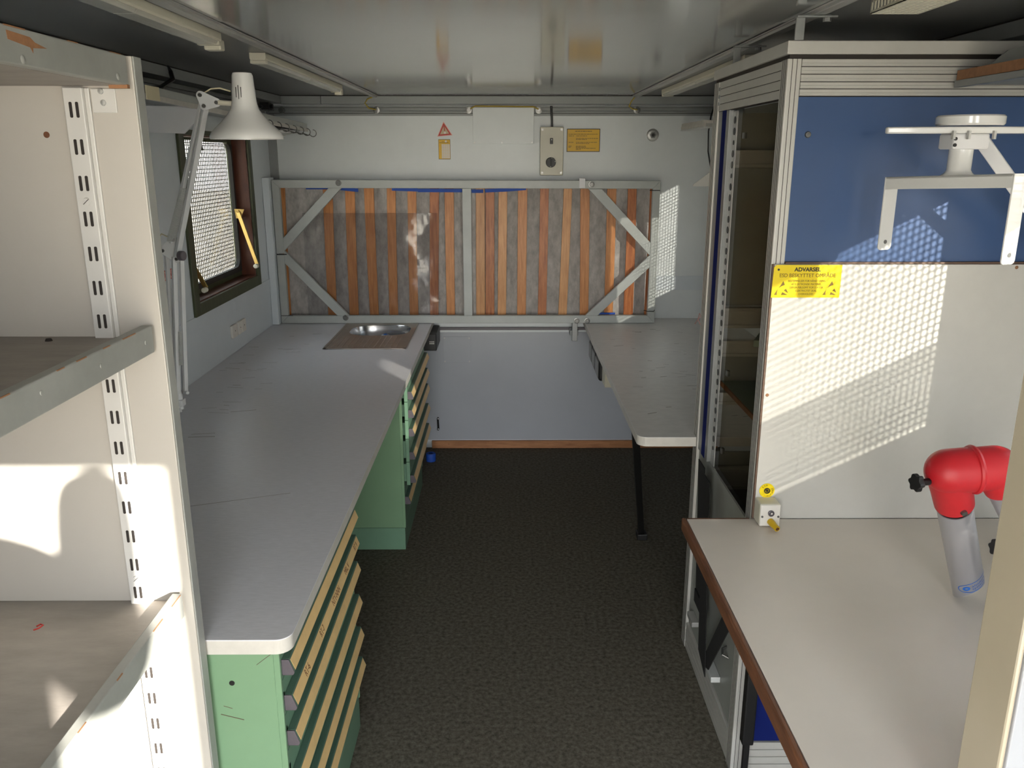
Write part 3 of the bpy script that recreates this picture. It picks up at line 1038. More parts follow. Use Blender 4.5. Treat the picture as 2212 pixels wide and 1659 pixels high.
pr([(x0, zt_), (x1, zt_ - .005), (x1 - .04, zt_ - .047), (x0 + .04, zt_ - .042)]).build('top_bar', 'alu_paint', fr, bevel=.002)
pr([(x0, zb), (x1, zb), (x1 - .04, zb + .042), (x0 + .04, zb + .042)]).build('bottom_bar', 'alu_paint', fr, bevel=.002)
pr([(x0, zb), (x0 + .04, zb + .042), (x0 + .04, 1.16), (x0, 1.16)]).build('side_bar', 'alu_paint', fr, bevel=.002)
pr([(x0, 1.167), (x0 + .04, 1.167), (x0 + .04, zt_ - .042), (x0, zt_)]).build('side_bar', 'alu_paint', fr, bevel=.002)
pr([(x1, zb), (x1, zt_ - .005), (x1 - .04, zt_ - .047), (x1 - .04, zb + .042)]).build('side_bar', 'alu_paint', fr, bevel=.002)
pr([(-.240, zb + .042), (-.194, zb + .042), (-.192, zt_ - .045), (-.240, zt_ - .045)]).build('middle_bar', 'alu_paint', fr, bevel=.002)
dg_ = [[(-.948, 1.513), (-.880, 1.513), (-1.208, 1.180), (-1.208, 1.250)], [(-1.208, 1.185), (-1.208, 1.115), (-.938, .826), (-.875, .826)],
       [(.430, 1.508), (.500, 1.508), (.772, 1.225), (.772, 1.155)], [(.772, 1.158), (.772, 1.090), (.497, .826), (.430, .826)]]
for p in dg_:
    pr(p, YFc + .002, YFc + .026).build('brace', 'alu_paint', fr, bevel=.0015)
MB().box(-1.232, .795, 4.630, 4.640, .80, 1.535).build('felt_backing', 'felt', fr)
SL = [(-1.227, -1.194, -1.232, -1.209), (-0.991, -0.939, -1.002, -0.953), (-0.872, -0.82, -0.883, -0.832), (-0.771, -0.718, -0.769, -0.72), (-0.648, -0.601, -0.661, -0.612), (-0.537, -0.49, -0.547, -0.499), (-0.417, -0.367, -0.434, -0.387), (-0.338, -0.288, -0.34, -0.294), (-0.17, -0.122, -0.175, -0.126), (-0.117, -0.07, -0.123, -0.074), (-0.047, 0.0, -0.056, -0.009), (0.057, 0.107, 0.053, 0.102), (0.177, 0.223, 0.169, 0.216), (0.304, 0.349, 0.283, 0.33), (0.392, 0.442, 0.404, 0.452), (0.537, 0.587, 0.54, 0.588), (0.649, 0.696, 0.648, 0.701), (0.769, 0.784, 0.764, 0.776)]
SM = ['slat1', 'slat1', 'slat1', 'slat1', 'slat1', 'slat1', 'slat2', 'slat1', 'slat3', 'slat2', 'slat3', 'slat1', 'slat2', 'slat3', 'slat1', 'slat1', 'slat2', 'slat2']


def slat(topL, topR, botL, botR, m):
    # the ends at z 1.54 and .80; slightly bowed
    b = MB()
    n = 8
    v, f = [], []
    for i in range(n + 1):
        s_ = i / n
        z_ = 1.535 - s_ * .735
        yy = 4.598 - .012 * math.sin(math.pi * s_)
        a = topL + (botL - topL) * s_
        c_ = topR + (botR - topR) * s_
        v += [(a, yy, z_), (c_, yy, z_), (c_, yy + .009, z_), (a, yy + .009, z_)]
    for i in range(n):
        o = i * 4
        for k in range(4):
            f.append((o + k, o + (k + 1) % 4, o + 4 + (k + 1) % 4, o + 4 + k))
    f += [(0, 1, 2, 3), (n * 4 + 3, n * 4 + 2, n * 4 + 1, n * 4)]
    b.add(v, f)
    return b.build('slat', m, fr, bevel=.0015)


for i, s_ in enumerate(SL):
    slat(*s_, SM[i])
b = MB()
for (xa, xb, za, zb2) in ((-1.08, -.95, 1.512, 1.512), (-.90, -.80, 1.508, 1.498), (-.62, -.48, 1.505, 1.500), (-.48, -.24, 1.497, 1.496), (-.20, -.13, 1.493, 1.493),
                          (-.12, .00, 1.495, 1.500), (.0, .10, 1.500, 1.508)):
    b.hexa([(xa, 4.588, za - .008), (xa, 4.5895, za - .008), (xa, 4.5895, za + .010), (xa, 4.588, za + .010)],
           [(xb, 4.588, zb2 - .008), (xb, 4.5895, zb2 - .008), (xb, 4.5895, zb2 + .010), (xb, 4.588, zb2 + .010)])
b.box(.49, .60, 4.584, 4.5855, .823, .834)
b.build('strap', 'strap_blue', fr)
for (x_, z_) in ((-.893, 1.535), (.445, 1.527), (-.893, .812), (.382, .793), (.440, .793)):
    MB().lathe([(0, 0), (.016, 0), (.016, .003), (.011, .0035), (.010, .010), (.004, .010), (.004, .007), (0, .007)], (x_, YFc, z_ + .004), 20, (0, -1, 0)).build('bolt', 'zinc', fr)
MB().box(.380, .412, YFc - .008, YFc + .034, 1.512, 1.563).build('clip', 'white_paint', fr, bevel=.001)
b = MB()
b.box(x0 + .001, x0 + .055, YFc - .0015, YFc, 1.161, 1.166)
b.box(x0 + .001, x0 + .065, YFc - .0015, YFc + .002, .826, .8285)
b.tube([(.81, YFc - .002, 1.500), (.77, YFc - .002, 1.500), (.76, YFc + .02, 1.500)], .002, 6)
b.tube([(.81, YFc - .002, .858), (.805, YFc - .003, .850), (.77, YFc - .002, .850), (.755, YFc + .02, .852)], .0022, 6)
b.build('cable_tie', 'black', fr)
tag(MB().box(-1.288, -1.252, 4.50, 4.60, .784, 1.566).build('corner_post', 'wall_side', bevel=.002), 'pale square post standing in the corner left of the slatted frame', 'post')
# clear sheet slipped behind the braces
b = MB()
v, f = [], []
nx, nz = 24, 16
for i in range(nx + 1):
    for k in range(nz + 1):
        x = -1.105 + .73 * i / nx
        z = 1.380 - .555 * k / nz
        yy = 4.574 + .003 * math.sin(i * .9 + k * .35) * math.sin(k * .5)
        v.append((x, yy, z))
for i in range(nx):
    for k in range(nz):
        o = i * (nz + 1) + k
        f.append((o, o + 1, o + nz + 2, o + nz + 1))
b.add(v, f, True)
tag(b.build('plastic_sheet', 'film', sharp=180), 'clear wrinkled plastic sheet tucked into the left half of the slatted frame', 'plastic sheet')
t = MB().box(.360, .390, 4.56, 4.60, .676, .784)
t.box(.352, .398, 4.60, 4.69, .70, .73)
tag(t.build('steel_bracket', 'alu_dark', bevel=.002), 'short square steel bracket under the slatted frame beside the right desk', 'bracket')
b = MB().box(-.40, 1.2, YB - .018, YB - .0045, .716, .732)
tag(b.build('wall_batten', 'plastic_grey', bevel=.002), 'thin grey metal strip on the back wall between the two worktops', 'strip')

# ------------------------------------------------------------------ right far desk
YD0, XD, YR_ = 2.605, .430, 2.657
t = thing('side_desk', 'worn pale grey desk in the far right corner with a black leg', 'desk', (.85, 3.6, .75))


def dslab(z0, z1, o):
    arc = [(XD + o + .035 - .035 * math.cos(R(a)), YD0 + o + .035 - .035 * math.sin(R(a))) for a in range(0, 91, 10)]
    return MB().prism([(XD + o, YB - .006)] + arc + [(.6235, YD0 + o), (.6235, YR_), (.659, YR_), (.659, YD0 + o), (XR - .001, YD0 + o), (XR - .001, YB - .006)], 'z', z0, z1)


dslab(.7495, .7795, .0012).build('edge_band', 'edge', t)
dslab(.7797, .782, 0).build('laminate', 'desk', t)
b = MB()
random.seed(12)
for i in range(46):
    x = random.uniform(.5, 1.1)
    y = random.uniform(2.8, 4.4)
    l = random.uniform(.008, .05)
    b.bar((x, y, .7822), (x + l, y + l * random.uniform(-.5, .5), .7822), random.uniform(.001, .005), .0004)
b.build('scratches', 'scuff', t)
lg = MB().bar((.446, 2.76, .748), (.606, 3.47, .02), .026, .014, (0, -1, .2))
lo = lg.build('leg', 'black', t, bevel=.002)
b = MB().box(.585, .63, 3.44, 3.50, 0, .03)
b.build('foot', 'black', lo, bevel=.004)
t = thing('socket_strip', 'dark framed triple socket strip under the front edge of the far right desk', 'socket strip', (.47, 4.03, .62))
MB().box(.452, .50, 3.74, 3.86, .635, .748).build('junction_box', 'cream_box', t, bevel=.003)
for k in range(3):
    y_ = 3.90 + k * .165
    f_ = MB().box(.440, .47, y_, y_ + .155, .62, .735).build('socket_frame', 'black', t, bevel=.02, seg=3)
    MB().box(.436, .441, y_ + .02, y_ + .135, .638, .717).build('socket_face', 'alu_dark', f_, bevel=.002)

# ------------------------------------------------------------------ tall cabinet of aluminium profiles
XF, YN, YR_ = .625, 1.975, 2.655
cb = thing('tall_cabinet', 'tall aluminium profile cabinet with blue and white front panels on the right', 'cabinet', (.95, 2.3, 0))


def profile_post(xa, xb, ya, yb, za, zb3, name='post', m='profile'):
    p = MB().box(xa, xb, ya, yb, za, zb3).build(name, m, cb, bevel=.0015)
    g = MB()
    for k in (1, 2):
        x_ = xa + (xb - xa) * k / 3
        g.box(x_ - .0006, x_ + .0006, ya - .0006, ya + .0005, za, zb3)
    for k in (1, 2, 3):
        y_ = ya + (yb - ya) * k / 4
        g.box(xa - .0006, xa + .0005, y_ - .0006, y_ + .0006, za, zb3)
    g.build('groove', 'groove', p)
    return p


profile_post(XF, .656, YN, 2.022, 0, 1.888, 'corner_post')
profile_post(XF, .656, 2.60, YR_, 0, 1.888, 'corner_post')
MB().box(XF + .004, .650, 2.551, 2.598, .745, 1.805).build('inner_post', 'alu_dark', cb, bevel=.001)
MB().box(XF + .003, .650, 2.506, 2.550, .745, 1.805).build('blue_strip', 'blue_deep', cb)
MB().box(XF + .003, .650, 2.472, 2.505, .745, 1.805).build('inner_post', 'alu_dark', cb, bevel=.002)
# perforated mounting strips
b = MB()
hs = []
z_ = .80
zlist = []
while z_ < 1.79:
    zlist.append(z_)
    z_ += .0305
b.box(.640, .643, 2.430, 2.471, .745, 1.80)
ps = b.build('perforated_strip', 'alu', cb)
h = MB()
for i, z_ in enumerate(zlist):
    h.cyl((.6388, 2.450, z_), (.6402, 2.450, z_), .0100 if i % 3 else .0065, n=12)
h.build('hole', 'black', ps)
# cornice
MB().box(XF - .004, XR - .004, YN - .004, YR_, 1.897, 1.925).build('cornice', 'profile', cb, bevel=.0015)
MB().box(XF + .004, XR - .004, YN + .004, YR_ - .004, 1.888, 1.897).build('shadow_gap', 'groove', cb)
fz = [1.809, 1.8245, 1.8395, 1.8555, 1.8715, 1.888]


def ribbed(front, zs, name):
    b = MB()
    g = MB()
    for i in range(len(zs) - 1):
        if front:
            b.box(.657, XR - .004, YN + .0015, YN + .03, zs[i] + .0008, zs[i + 1] - .0008)
            g.box(.657, XR - .004, YN + .004, YN + .02, zs[i] - .0008, zs[i] + .0008)
            b.box(.657, XR - .004, YN + .0002, YN + .002, zs[i] + .0035, zs[i] + .0075)
        else:
            b.box(XF + .0015, .650, 2.023, 2.599, zs[i] + .0008, zs[i + 1] - .0008)
            g.box(XF + .004, .645, 2.023, 2.599, zs[i] - .0008, zs[i] + .0008)
    o = b.build(name, 'profile', cb, bevel=.0006, seg=1)
    g.build('groove', 'groove', o)


ribbed(True, fz, 'front_fascia')
ribbed(False, [1.805, 1.8255, 1.8465, 1.8675, 1.888], 'side_fascia')
b = MB()
for z_ in (1.822, 1.842, 1.863):
    b.box(XF - .0005, XF + .0025, 2.585, 2.598, z_, z_ + .009)
b.build('profile_notch', 'alu_dark', cb)
MB().box(.657, XR - .004, YN + .006, YN + .02, 1.437, 1.8075).build('blue_panel', 'blue', cb)
s_ = MB().lathe([(0, 0), (.0075, 0), (.006, .003), (0, .0035)], (.686, YN + .006, 1.726), 16, (0, -1, 0)).build('screw', 'zinc', cb)
MB().box(.657, XR - .004, YN - .004, YN + .02, 1.4325, 1.4368).build('panel_seam', 'brown_gap', cb)
MB().box(.630, XR - .004, YN - .010, YN - .001, .783, 1.432).build('white_panel', 'cab_white', cb)
MB().box(.6255, .6298, YN - .009, YN - .001, .783, 1.432).build('panel_edge', 'brown_gap', cb)
for p in ((.638, 1.112), (1.203, 1.425)):
    MB().lathe([(0, 0), (.0042, 0), (.003, .0015), (0, .0015)], (p[0], YN - .010, p[1]), 12, (0, -1, 0)).build('screw', 'chip', cb)
# side opening: smoked pane, cross rails, shelves inside
MB().box(.6545, .6565, 2.024, 2.430, .745, 1.804).build('smoked_pane', 'smoke', cb)
for (za, zb4) in ((1.645, 1.695), (1.165, 1.228), (1.075, 1.125), (.918, .958), (.63, .70), (.40, .45)):
    b = MB().box(.66, XR - .01, 2.530, 2.560, za, zb4)
    b.box(.66, XR - .01, 2.524, 2.530, za, za + .010)
    b.box(.66, XR - .01, 2.524, 2.530, zb4 - .010, zb4)
    b.build('cross_rail', 'profile', cb, bevel=.001)
MB().box(.66, XR - .012, 2.565, 2.575, 1.228, 1.80).build('rear_panel', 'cab_grey', cb)
MB().box(.66, XR - .012, 2.565, 2.575, .958, 1.10).build('rear_panel', 'cab_grey', cb)
MB().box(.66, XR - .012, 2.565, 2.575, .10, .745).build('rear_panel', 'cab_grey', cb)
b = MB()
b.add([(.665, 2.20, 1.180), (XR - .01, 2.02, 1.180), (XR - .01, 2.50, 1.180), (.80, 2.50, 1.180),
       (.665, 2.20, 1.198), (XR - .01, 2.02, 1.198), (XR - .01, 2.50, 1.198), (.80, 2.50, 1.198)],
      [(0, 3, 2, 1), (4, 5, 6, 7), (0, 1, 5, 4), (1, 2, 6, 5), (2, 3, 7, 6), (3, 0, 4, 7)])
b.build('inner_shelf', 'green_mid', cb)
b = MB()
b.box(.665, XR - .01, 2.03, 2.50, .990, 1.004)
i2 = b.build('inner_shelf', 'green_mid', cb)
MB().box(.661, .665, 2.03, 2.50, .990, 1.004).build('shelf_edge', 'wood_strip', i2)
MB().box(XR - .012, XR - .002, 2.0, 2.6, .1, 1.887).build('rear_board', 'cab_grey', cb)
MB().box(.657, XR - .012, 2.03, 2.6, 1.875, 1.887).build('top_board', 'cab_grey', cb)
for z_ in (1.725, 1.045, .80):
    MB().box(.652, .662, 2.396, 2.411, z_, z_ + .016).build('rail_nut', 'zinc', cb)
# lower part below the table
lp = MB().box(XF + .010, XF + .016, 2.023, 2.598, .10, .745).build('lower_side_panel', 'cab_grey', cb)
zs = [.002, .026, .050, .074, .098]
b = MB()
g = MB()
for i in range(4):
    b.box(XF + .0015, .650, 2.023, 2.599, zs[i] + .001, zs[i + 1] - .001)
    b.box(.657, XR - .004, YN + .0015, YN + .03, zs[i] + .001, zs[i + 1] - .001)
    g.box(XF + .004, .645, 2.023, 2.599, zs[i] - .001, zs[i] + .001)
    g.box(.657, XR - .004, YN + .005, YN + .02, zs[i] - .001, zs[i] + .001)
pl = b.build('plinth', 'profile', cb, bevel=.0006, seg=1)
g.build('groove', 'groove', pl)
MB().box(.657, XR - .004, YN + .006, YN + .02, .10, .745).build('blue_panel', 'blue_deep', cb)
b = MB().tube([(XF + .012, 2.128, .305), (XF - .004, 2.122, .302), (XF - .006, 2.110, .290), (XF + .012, 2.104, .282)], .0035, 8)
b.build('ring', 'zinc', cb)
# brackets to the ceiling rail
for y_ in (1.965, 2.485):
    b = MB().box(.632, .652, y_ - .002, y_ + .003, 1.925, 1.975)
    b.box(.632, .72, y_ - .010, y_ + .010, 1.970, 1.9745)
    b.cyl((.70, y_, 1.962), (.70, y_, 1.976), .009, n=10)
    b.build('ceiling_bracket', 'alu_dark', cb, bevel=.001)

# webbing straps hanging on the side panel
t = thing('webbing_strap', 'black webbing strap hanging in a long loop below the cream table', 'strap', (.60, 2.2, .16))
def webbing(top, bottom, x_, parent):
    """flat strap between two (y0, y1, z0, z1) edges"""
    (a0, a1, az0, az1), (c0, c1, cz0, cz1) = top, bottom
    v = [(x_, a0, az0), (x_, a1, az1), (x_, c1, cz1), (x_, c0, cz0)]
    v += [(p[0] - .003, p[1], p[2]) for p in v]
    return MB().add(v, [(0, 1, 2, 3), (7, 6, 5, 4), (0, 4, 5, 1), (1, 5, 6, 2), (2, 6, 7, 3), (3, 7, 4, 0)]).build('strap', 'black_web', parent)


webbing((2.385, 2.300, .745, .745), (2.300, 2.205, .185, .150), .600, t)
webbing((1.965, 1.890, .600, .600), (2.275, 2.190, .155, .185), .605, t)
MB().box(.606, .634, 2.165, 2.275, .158, .176).build('buckle', 'alu_end', t, bevel=.001)
t = thing('webbing_strap', 'shorter black webbing strap hanging at the back below the cream table', 'strap', (.61, 2.40, .28))
webbing((2.500, 2.420, .745, .745), (2.425, 2.345, .300, .290), .612, t)
MB().box(.604, .618, 2.345, 2.425, .284, .330).build('strap_end', 'black_web', t, bevel=.002)
tag(MB().box(.612, .6345, 2.46, 2.535, .163, .180).build('metal_catch', 'alu', bevel=.001), 'small metal catch low on the side panel of the tall cabinet', 'catch')

# cream table
t = thing('work_table', 'cream topped table with brown wood edging in the right foreground', 'table', (.85, 1.45, .745))
XT = .447
MB().box(XT + .012, XR - .001, .978, YN - .011, .750, .782).build('tabletop', 'desk_cream', t)
b = MB().box(XT, XT + .012, .978, YN - .0, .747, .7815)
b.box(XT + .012, .622, YN - .011, YN, .747, .7815)
b.build('wood_edging', 'edge_wood', t, bevel=.004)
lg = MB().box(.624, .655, 1.885, 1.915, .16, .749).build('leg', 'black', t, bevel=.004)
MB().box(.632, .648, 1.892, 1.908, .0, .17).build('inner_tube', 'black', lg, bevel=.003)

# ESD sign
t = thing('esd_sign', 'yellow warning sign with two hand triangles at the top of the white panel', 'sign', (.71, YN - .012, 1.354))
YS = YN - .0105
MB().prism([(.6265, 1.354), (.789, 1.354), (.789, 1.4315), (.634, 1.4315), (.6285, 1.426)], 'y', YS - .0015, YS).build('plate', 'yellow', t)
text('ADVARSEL', .0130, (.708, YS - .0019, 1.4205), FRONT, 'sign_black', t, ext=.0002, bold=.0004)
text('ESD BESKYTTET OMRÅDE', .0125, (.709, YS - .0019, 1.4065), FRONT, 'sign_text', t, sx=.93, ext=.0002)
for i, l_ in enumerate(('BESTEMMELSER FOR HÅNDTERING', 'AF ELEKTRONISK MATERIEL,', 'DER ER FØLSOMT FOR STATISK', 'ELEKTRICITET SKAL', 'OVERHOLDES')):
    text(l_, .0068, (.7085, YS - .0018, 1.3935 - i * .0078), FRONT, 'sign_text', t, sx=.84, ext=.0002)
MB().cyl((.6395, YS - .0022, 1.4205), (.6395, YS - .0014, 1.4205), .0028, n=8).build('rivet', 'sign_black', t)
for x_ in (.6495, .765):
    b = MB()
    Yq = (YS - .0020, YS - .0014)
    q = lambda pts: b.prism([(x_ + a, 1.3605 + c) for a, c in pts], 'y', *Yq)
    q([(-.0165, 0), (-.0095, 0), (-.0100, .006), (-.0085, .0135)])
    q([(-.006, .0165), (.0035, .0330), (.0075, .0240), (.0015, .0215), (-.002, .0195)])
    q([(.0065, .0105), (.0110, .0150), (.0165, .0045)])
    q([(.0005, 0), (.0160, 0), (.0030, .0065)])
    b.build('hand_triangle', 'sign_text', t)
# earthing point: round label and box
t = thing('round_label', 'round yellow label with dark centre ring above the little socket box', 'label', (.658, YS, .838))
MB().cyl((.6575, YS - .0012, .8600), (.6575, YS, .8600), .0192, n=36).build('disc', 'yellow', t)
MB().lathe([(.0075, 0), (.0075, .0025), (.0052, .0025), (.0052, 0)], (.6575, YS - .0012, .8600), 24, (0, -1, 0)).build('ring', 'sign_black', t)
MB().cyl((.6575, YS - .003, .8600), (.6575, YS - .0012, .8600), .0034, n=14).build('pin', 'sign_black', t)


def around(body, start, step, r, inward):
    for i, ch in enumerate(body):
        a = R(start + i * step)
        px_, pz_ = .6575 + r * math.cos(a), .8600 + r * math.sin(a)
        rot = Matrix.Rotation(R(90), 4, 'X') @ Matrix.Rotation(a - R(90) if not inward else a + R(90), 4, 'Z')
        text(ch, .0062, (px_, YS - .0015, pz_), rot, 'sign_text', t, name='letter', ext=.0002)


around('ESD', 140, -22, .0142, False)
around('JORDPUNKT', -112, 17, .0148, True)
t = thing('earthing_box', 'small cream socket box with yellow plug standing on the table at the panel', 'socket box', (.655, 1.94, .784))
MB().box(.6285, .680, 1.916, YS - .0002, .7845, .843).build('housing', 'cream', t, bevel=.004, seg=3)
MB().box(.6295, .679, 1.9135, 1.9165, .7855, .842).build('faceplate', 'sign_white', t, bevel=.003)
MB().lathe([(.0078, 0), (.0078, .004), (.0055, .005), (.0040, .004), (.0040, .001), (0, .001)], (.6555, 1.9135, .8205), 20, (0, -1, 0)).build('jack', 'plastic_grey', t)
MB().cyl((.6565, 1.9095, .8205), (.6565, 1.913, .8205), .0025, n=12).build('jack_pin', 'sign_white', t)
for x_ in (.6345, .6745):
    MB().cyl((x_, 1.9120, .811), (x_, 1.9136, .811), .0028, n=10).build('screw', 'zinc', t)
pg = MB().lathe([(.0040, 0), (.0088, 0), (.0085, .012), (.0075, .022), (.0070, .034), (.0045, .034)], (.6555, 1.9134, .7985), 16, (.25, -1, -.18)).build('plug', 'knob_yellow', t)
MB().lathe([(0, .030), (.0045, .030), (.0045, .0344)], (.6555, 1.9134, .7985), 12, (.25, -1, -.18)).build('bore', 'edge_wood', pg)

# swivel monitor bracket
t = thing('monitor_bracket', 'white U shaped swivel bracket on an arm in front of the blue panel', 'bracket', (.92, 1.74, 1.49))
c0 = Vector((.838, 1.868, 1.632))
c1 = Vector((.958, 1.600, 1.645))
u = (c1 - c0).normalized()
sd2 = u.cross(Vector((0, 0, 1))).normalized()
up_ = sd2.cross(u)
b = MB().bar(c0, c1, .038, .006, (0, 0, 1))
b.bar(c0 - up_ * .010 + sd2 * .017, c1 - up_ * .010 + sd2 * .017, .004, .026)
b.bar(c0 - up_ * .010 - sd2 * .017, c1 - up_ * .010 - sd2 * .017, .004, .026)
b.build('crossbar', 'lamp_white', t, bevel=.0015)
for (p, nm) in ((c0, 'fork_arm'), (c1, 'fork_arm')):
    tlen = .158 if p is c0 else .170
    b = MB()
    w2 = .0195
    pts = []
    a0 = p - sd2 * w2
    a1 = p + sd2 * w2
    zt2, zb5 = p.z + .003, p.z + .003 - tlen
    th = u * .0035
    rad = .008
    prof = [(-w2, 0), (w2, 0), (w2, -tlen + rad), (w2 - rad * .3, -tlen + rad * .3), (w2 - rad, -tlen), (-w2 + rad, -tlen), (-w2 + rad * .3, -tlen + rad * .3), (-w2, -tlen + rad)]
    base = Vector((p.x, p.y, zt2))
    v = [base + sd2 * q_[0] + Vector((0, 0, q_[1])) for q_ in prof] + [base + th + sd2 * q_[0] + Vector((0, 0, q_[1])) for q_ in prof]
    n_ = len(prof)
    b.add(v, [tuple(range(n_)), tuple(range(2 * n_ - 1, n_ - 1, -1))] + [(i, i + n_, (i + 1) % n_ + n_, (i + 1) % n_) for i in range(n_)])
    fa = b.build(nm, 'lamp_white', t, bevel=.001)
    hp = base + Vector((0, 0, -tlen + .018))
    MB().cyl(hp - u * .0006, hp + u * .0042, .0045, n=16).build('bolt_hole', 'zinc', fa)
cx = Vector((.9125, 1.735, 0))
MB().lathe([(.034, 1.640), (.026, 1.646), (.0225, 1.652), (.0225, 1.694)], cx, 28, cap=True).build('stem', 'lamp_white', t)
b = MB().box(.879, .951, 1.705, 1.765, 1.692, 1.722)
so = b.build('clamp_block', 'white_paint', t, bevel=.004)
for (x_, z_) in ((.8785, 1.712), (.8785, 1.700)):
    MB().cyl((x_ + .004, 1.7035, z_), (x_ + .004, 1.706, z_), .0035, n=10).build('hole', 'black', so)
for x_ in (.875, .905, .955):
    MB().cyl((x_, 1.70, 1.711), (x_, 1.70, 1.727), .0045, n=6).build('bolt', 'alu', so)
MB().lathe([(.060, 1.737), (.063, 1.741), (.063, 1.754), (.060, 1.757)], cx + Vector((.01, 0, 0)), 36, cap=True).build('round_base', 'lamp_white', t)
b = MB().prism([(.757, 1.742), (.757, 1.730), (.90, 1.700), (XR - .01, 1.700), (XR - .01, 1.770), (.90, 1.770)], 'z', 1.722, 1.735)
b.build('arm', 'lamp_white', t, bevel=.003)
b = MB().hexa([(.955, 1.79, 1.716), (.995, 1.79, 1.716), (.995, 1.795, 1.722), (.955, 1.795, 1.722)],
              [(1.225, 1.85, 1.45), (1.268, 1.85, 1.45), (1.268, 1.856, 1.454), (1.225, 1.856, 1.454)])
b.build('brace', 'white_paint', t, bevel=.002)

# shelf at the top right
t = thing('corner_shelf', 'grey shelf with an orange wooden edge at the top right', 'shelf', (1.13, 1.5, 1.83))
MB().box(1.005, XR - .001, .985, YN - .012, 1.832, 1.860).build('board', 'cab_grey', t, bevel=.001)
MB().box(1.000, 1.005, .985, YN - .012, 1.8415, 1.862).build('wood_edge', 'chip', t)
MB().box(.998, 1.012, .985, YN - .008, 1.826, 1.841).build('front_rail', 'alu_dark', t, bevel=.001)
MB().prism([(1.02, 1.862), (1.06, 1.895), (1.10, 1.905), (XR - .002, 1.905), (XR - .002, 1.862)], 'y', 1.88, 1.885).build('end_plate', 'cab_grey', t)

# ------------------------------------------------------------------ extraction arm
t = thing('extraction_arm', 'red jointed extraction arm with a slanted silver nozzle over the cream table', 'extractor arm', (.97, 1.6, .783))
bot = Vector((.962, 1.558, .806))
top = Vector((.847, 1.458, 1.038))
ax = (top - bot).normalized()
tr_ = .0315
# slanted cut nozzle
v, f = [], []
N = 40
qx = ax.cross(Vector((0, 1, 0))).normalized()
qy = ax.cross(qx)
for k in range(N):
    a = 2 * math.pi * k / N
    off = qx * math.cos(a) * tr_ + qy * math.sin(a) * tr_
    p = bot + off
    s_ = (.797 + (p.x - .935) * .80 - (p.y - 1.545) * .55 - p.z) / (ax.z - .80 * ax.x + .55 * ax.y)
    v.append(p + ax * s_)
for k in range(N):
    a = 2 * math.pi * k / N
    v.append(top + qx * math.cos(a) * tr_ + qy * math.sin(a) * tr_)
for k in range(N):
    a = 2 * math.pi * k / N
    v.append(top + (qx * math.cos(a) + qy * math.sin(a)) * (tr_ - .002))
for k in range(N):
    v.append(v[k] - (v[k] - (bot + ax * ((v[k] - bot).dot(ax)))).normalized() * .002)
for k in range(N):
    j = (k + 1) % N
    f += [(k, j, N + j, N + k), (N + k, N + j, 2 * N + j, 2 * N + k), (2 * N + k, 2 * N + j, 3 * N + j, 3 * N + k), (3 * N + k, 3 * N + j, j, k)]
b = MB().add(v, f, True)
nz_ = b.build('nozzle', 'tube', t)
# maker's badge wrapped on the tube
view_side = Vector((0, 0, EYE)) - bot
view_side = (view_side - ax * view_side.dot(ax)).normalized()
side = ax.cross(view_side)
bc = bot + ax * .052


def wrap(px, py, lift=.0006, lean=.25):
    """px along the circumference, py along the axis (metres)"""
    a = px / tr_
    return bc + ax * (py + px * lean) + (view_side * math.cos(a) - side * math.sin(a) * -1) * (tr_ + lift)


sgn = 1
oval_o, oval_i = [], []
for k in range(40):
    a = 2 * math.pi * k / 40
    e_ = .8
    ox, oy = .036 * math.copysign(abs(math.cos(a)) ** e_, math.cos(a)) + .014, .0155 * math.copysign(abs(math.sin(a)) ** e_, math.sin(a))
    oval_o.append((ox + .002, oy))
    oval_i.append((.016 + (ox - .014) * .955, oy * .87))


def wrap_fan(pts_o, pts_i, name, m, lift):
    n_ = len(pts_o)
    v = [wrap(*p, lift) for p in pts_o] + [wrap(*p, lift) for p in pts_i]
    return MB().add(v, [(k, (k + 1) % n_, n_ + (k + 1) % n_, n_ + k) for k in range(n_)], True).build(name, m, nz_)


wrap_fan(oval_o, oval_i, 'badge_outline', 'logo_blue', .0006)
dsc = [(-.004 + .0070 * math.cos(2 * math.pi * k / 20), .0070 * math.sin(2 * math.pi * k / 20)) for k in range(20)]
dsi = [(-.004 + .0026 * math.cos(2 * math.pi * k / 20), .0024 * math.sin(2 * math.pi * k / 20)) for k in range(20)]
wrap_fan(dsc, dsi, 'badge_emblem', 'logo_blue', .0006)
for i, l_ in enumerate(('alsident', 'system')):
    text(l_, .0105, (0, 0, 0), FRONT, 'logo_blue', nz_, align='LEFT', ext=0, warp=lambda p, i=i: wrap(.006 + p.x, .0042 - i * .0088 + p.y, .0008))
# elbows


def bez(p0, p1, p2, n=10):
    return [(p0 * (1 - s) ** 2 + p1 * 2 * s * (1 - s) + p2 * s * s) for s in [k / n for k in range(n + 1)]]


jd = Vector((.98, -.05, .10)).normalized()
sc1 = Vector((.805, 1.421, 1.124))       # left ball of the double elbow
sc2 = sc1 + jd * .082                    # right ball


def ball_elbow(cen, along, down, rr, ln, rs, sleeve):
    """domed end, straight neck towards the collar, sleeve dropping from the ball"""
    prof = [(0.0008, -rr)]
    for k in range(1, 9):
        a_ = R(90 * k / 8)
        prof.append((rr * math.sin(a_), -rr * math.cos(a_)))
    prof.append((rr, ln))
    b_ = MB().lathe(prof, cen, 40, along)
    b_.tube([cen, cen + down * sleeve * .55, cen + down * sleeve], [rr * .96, rs + .0012, rs], 36)
    return b_


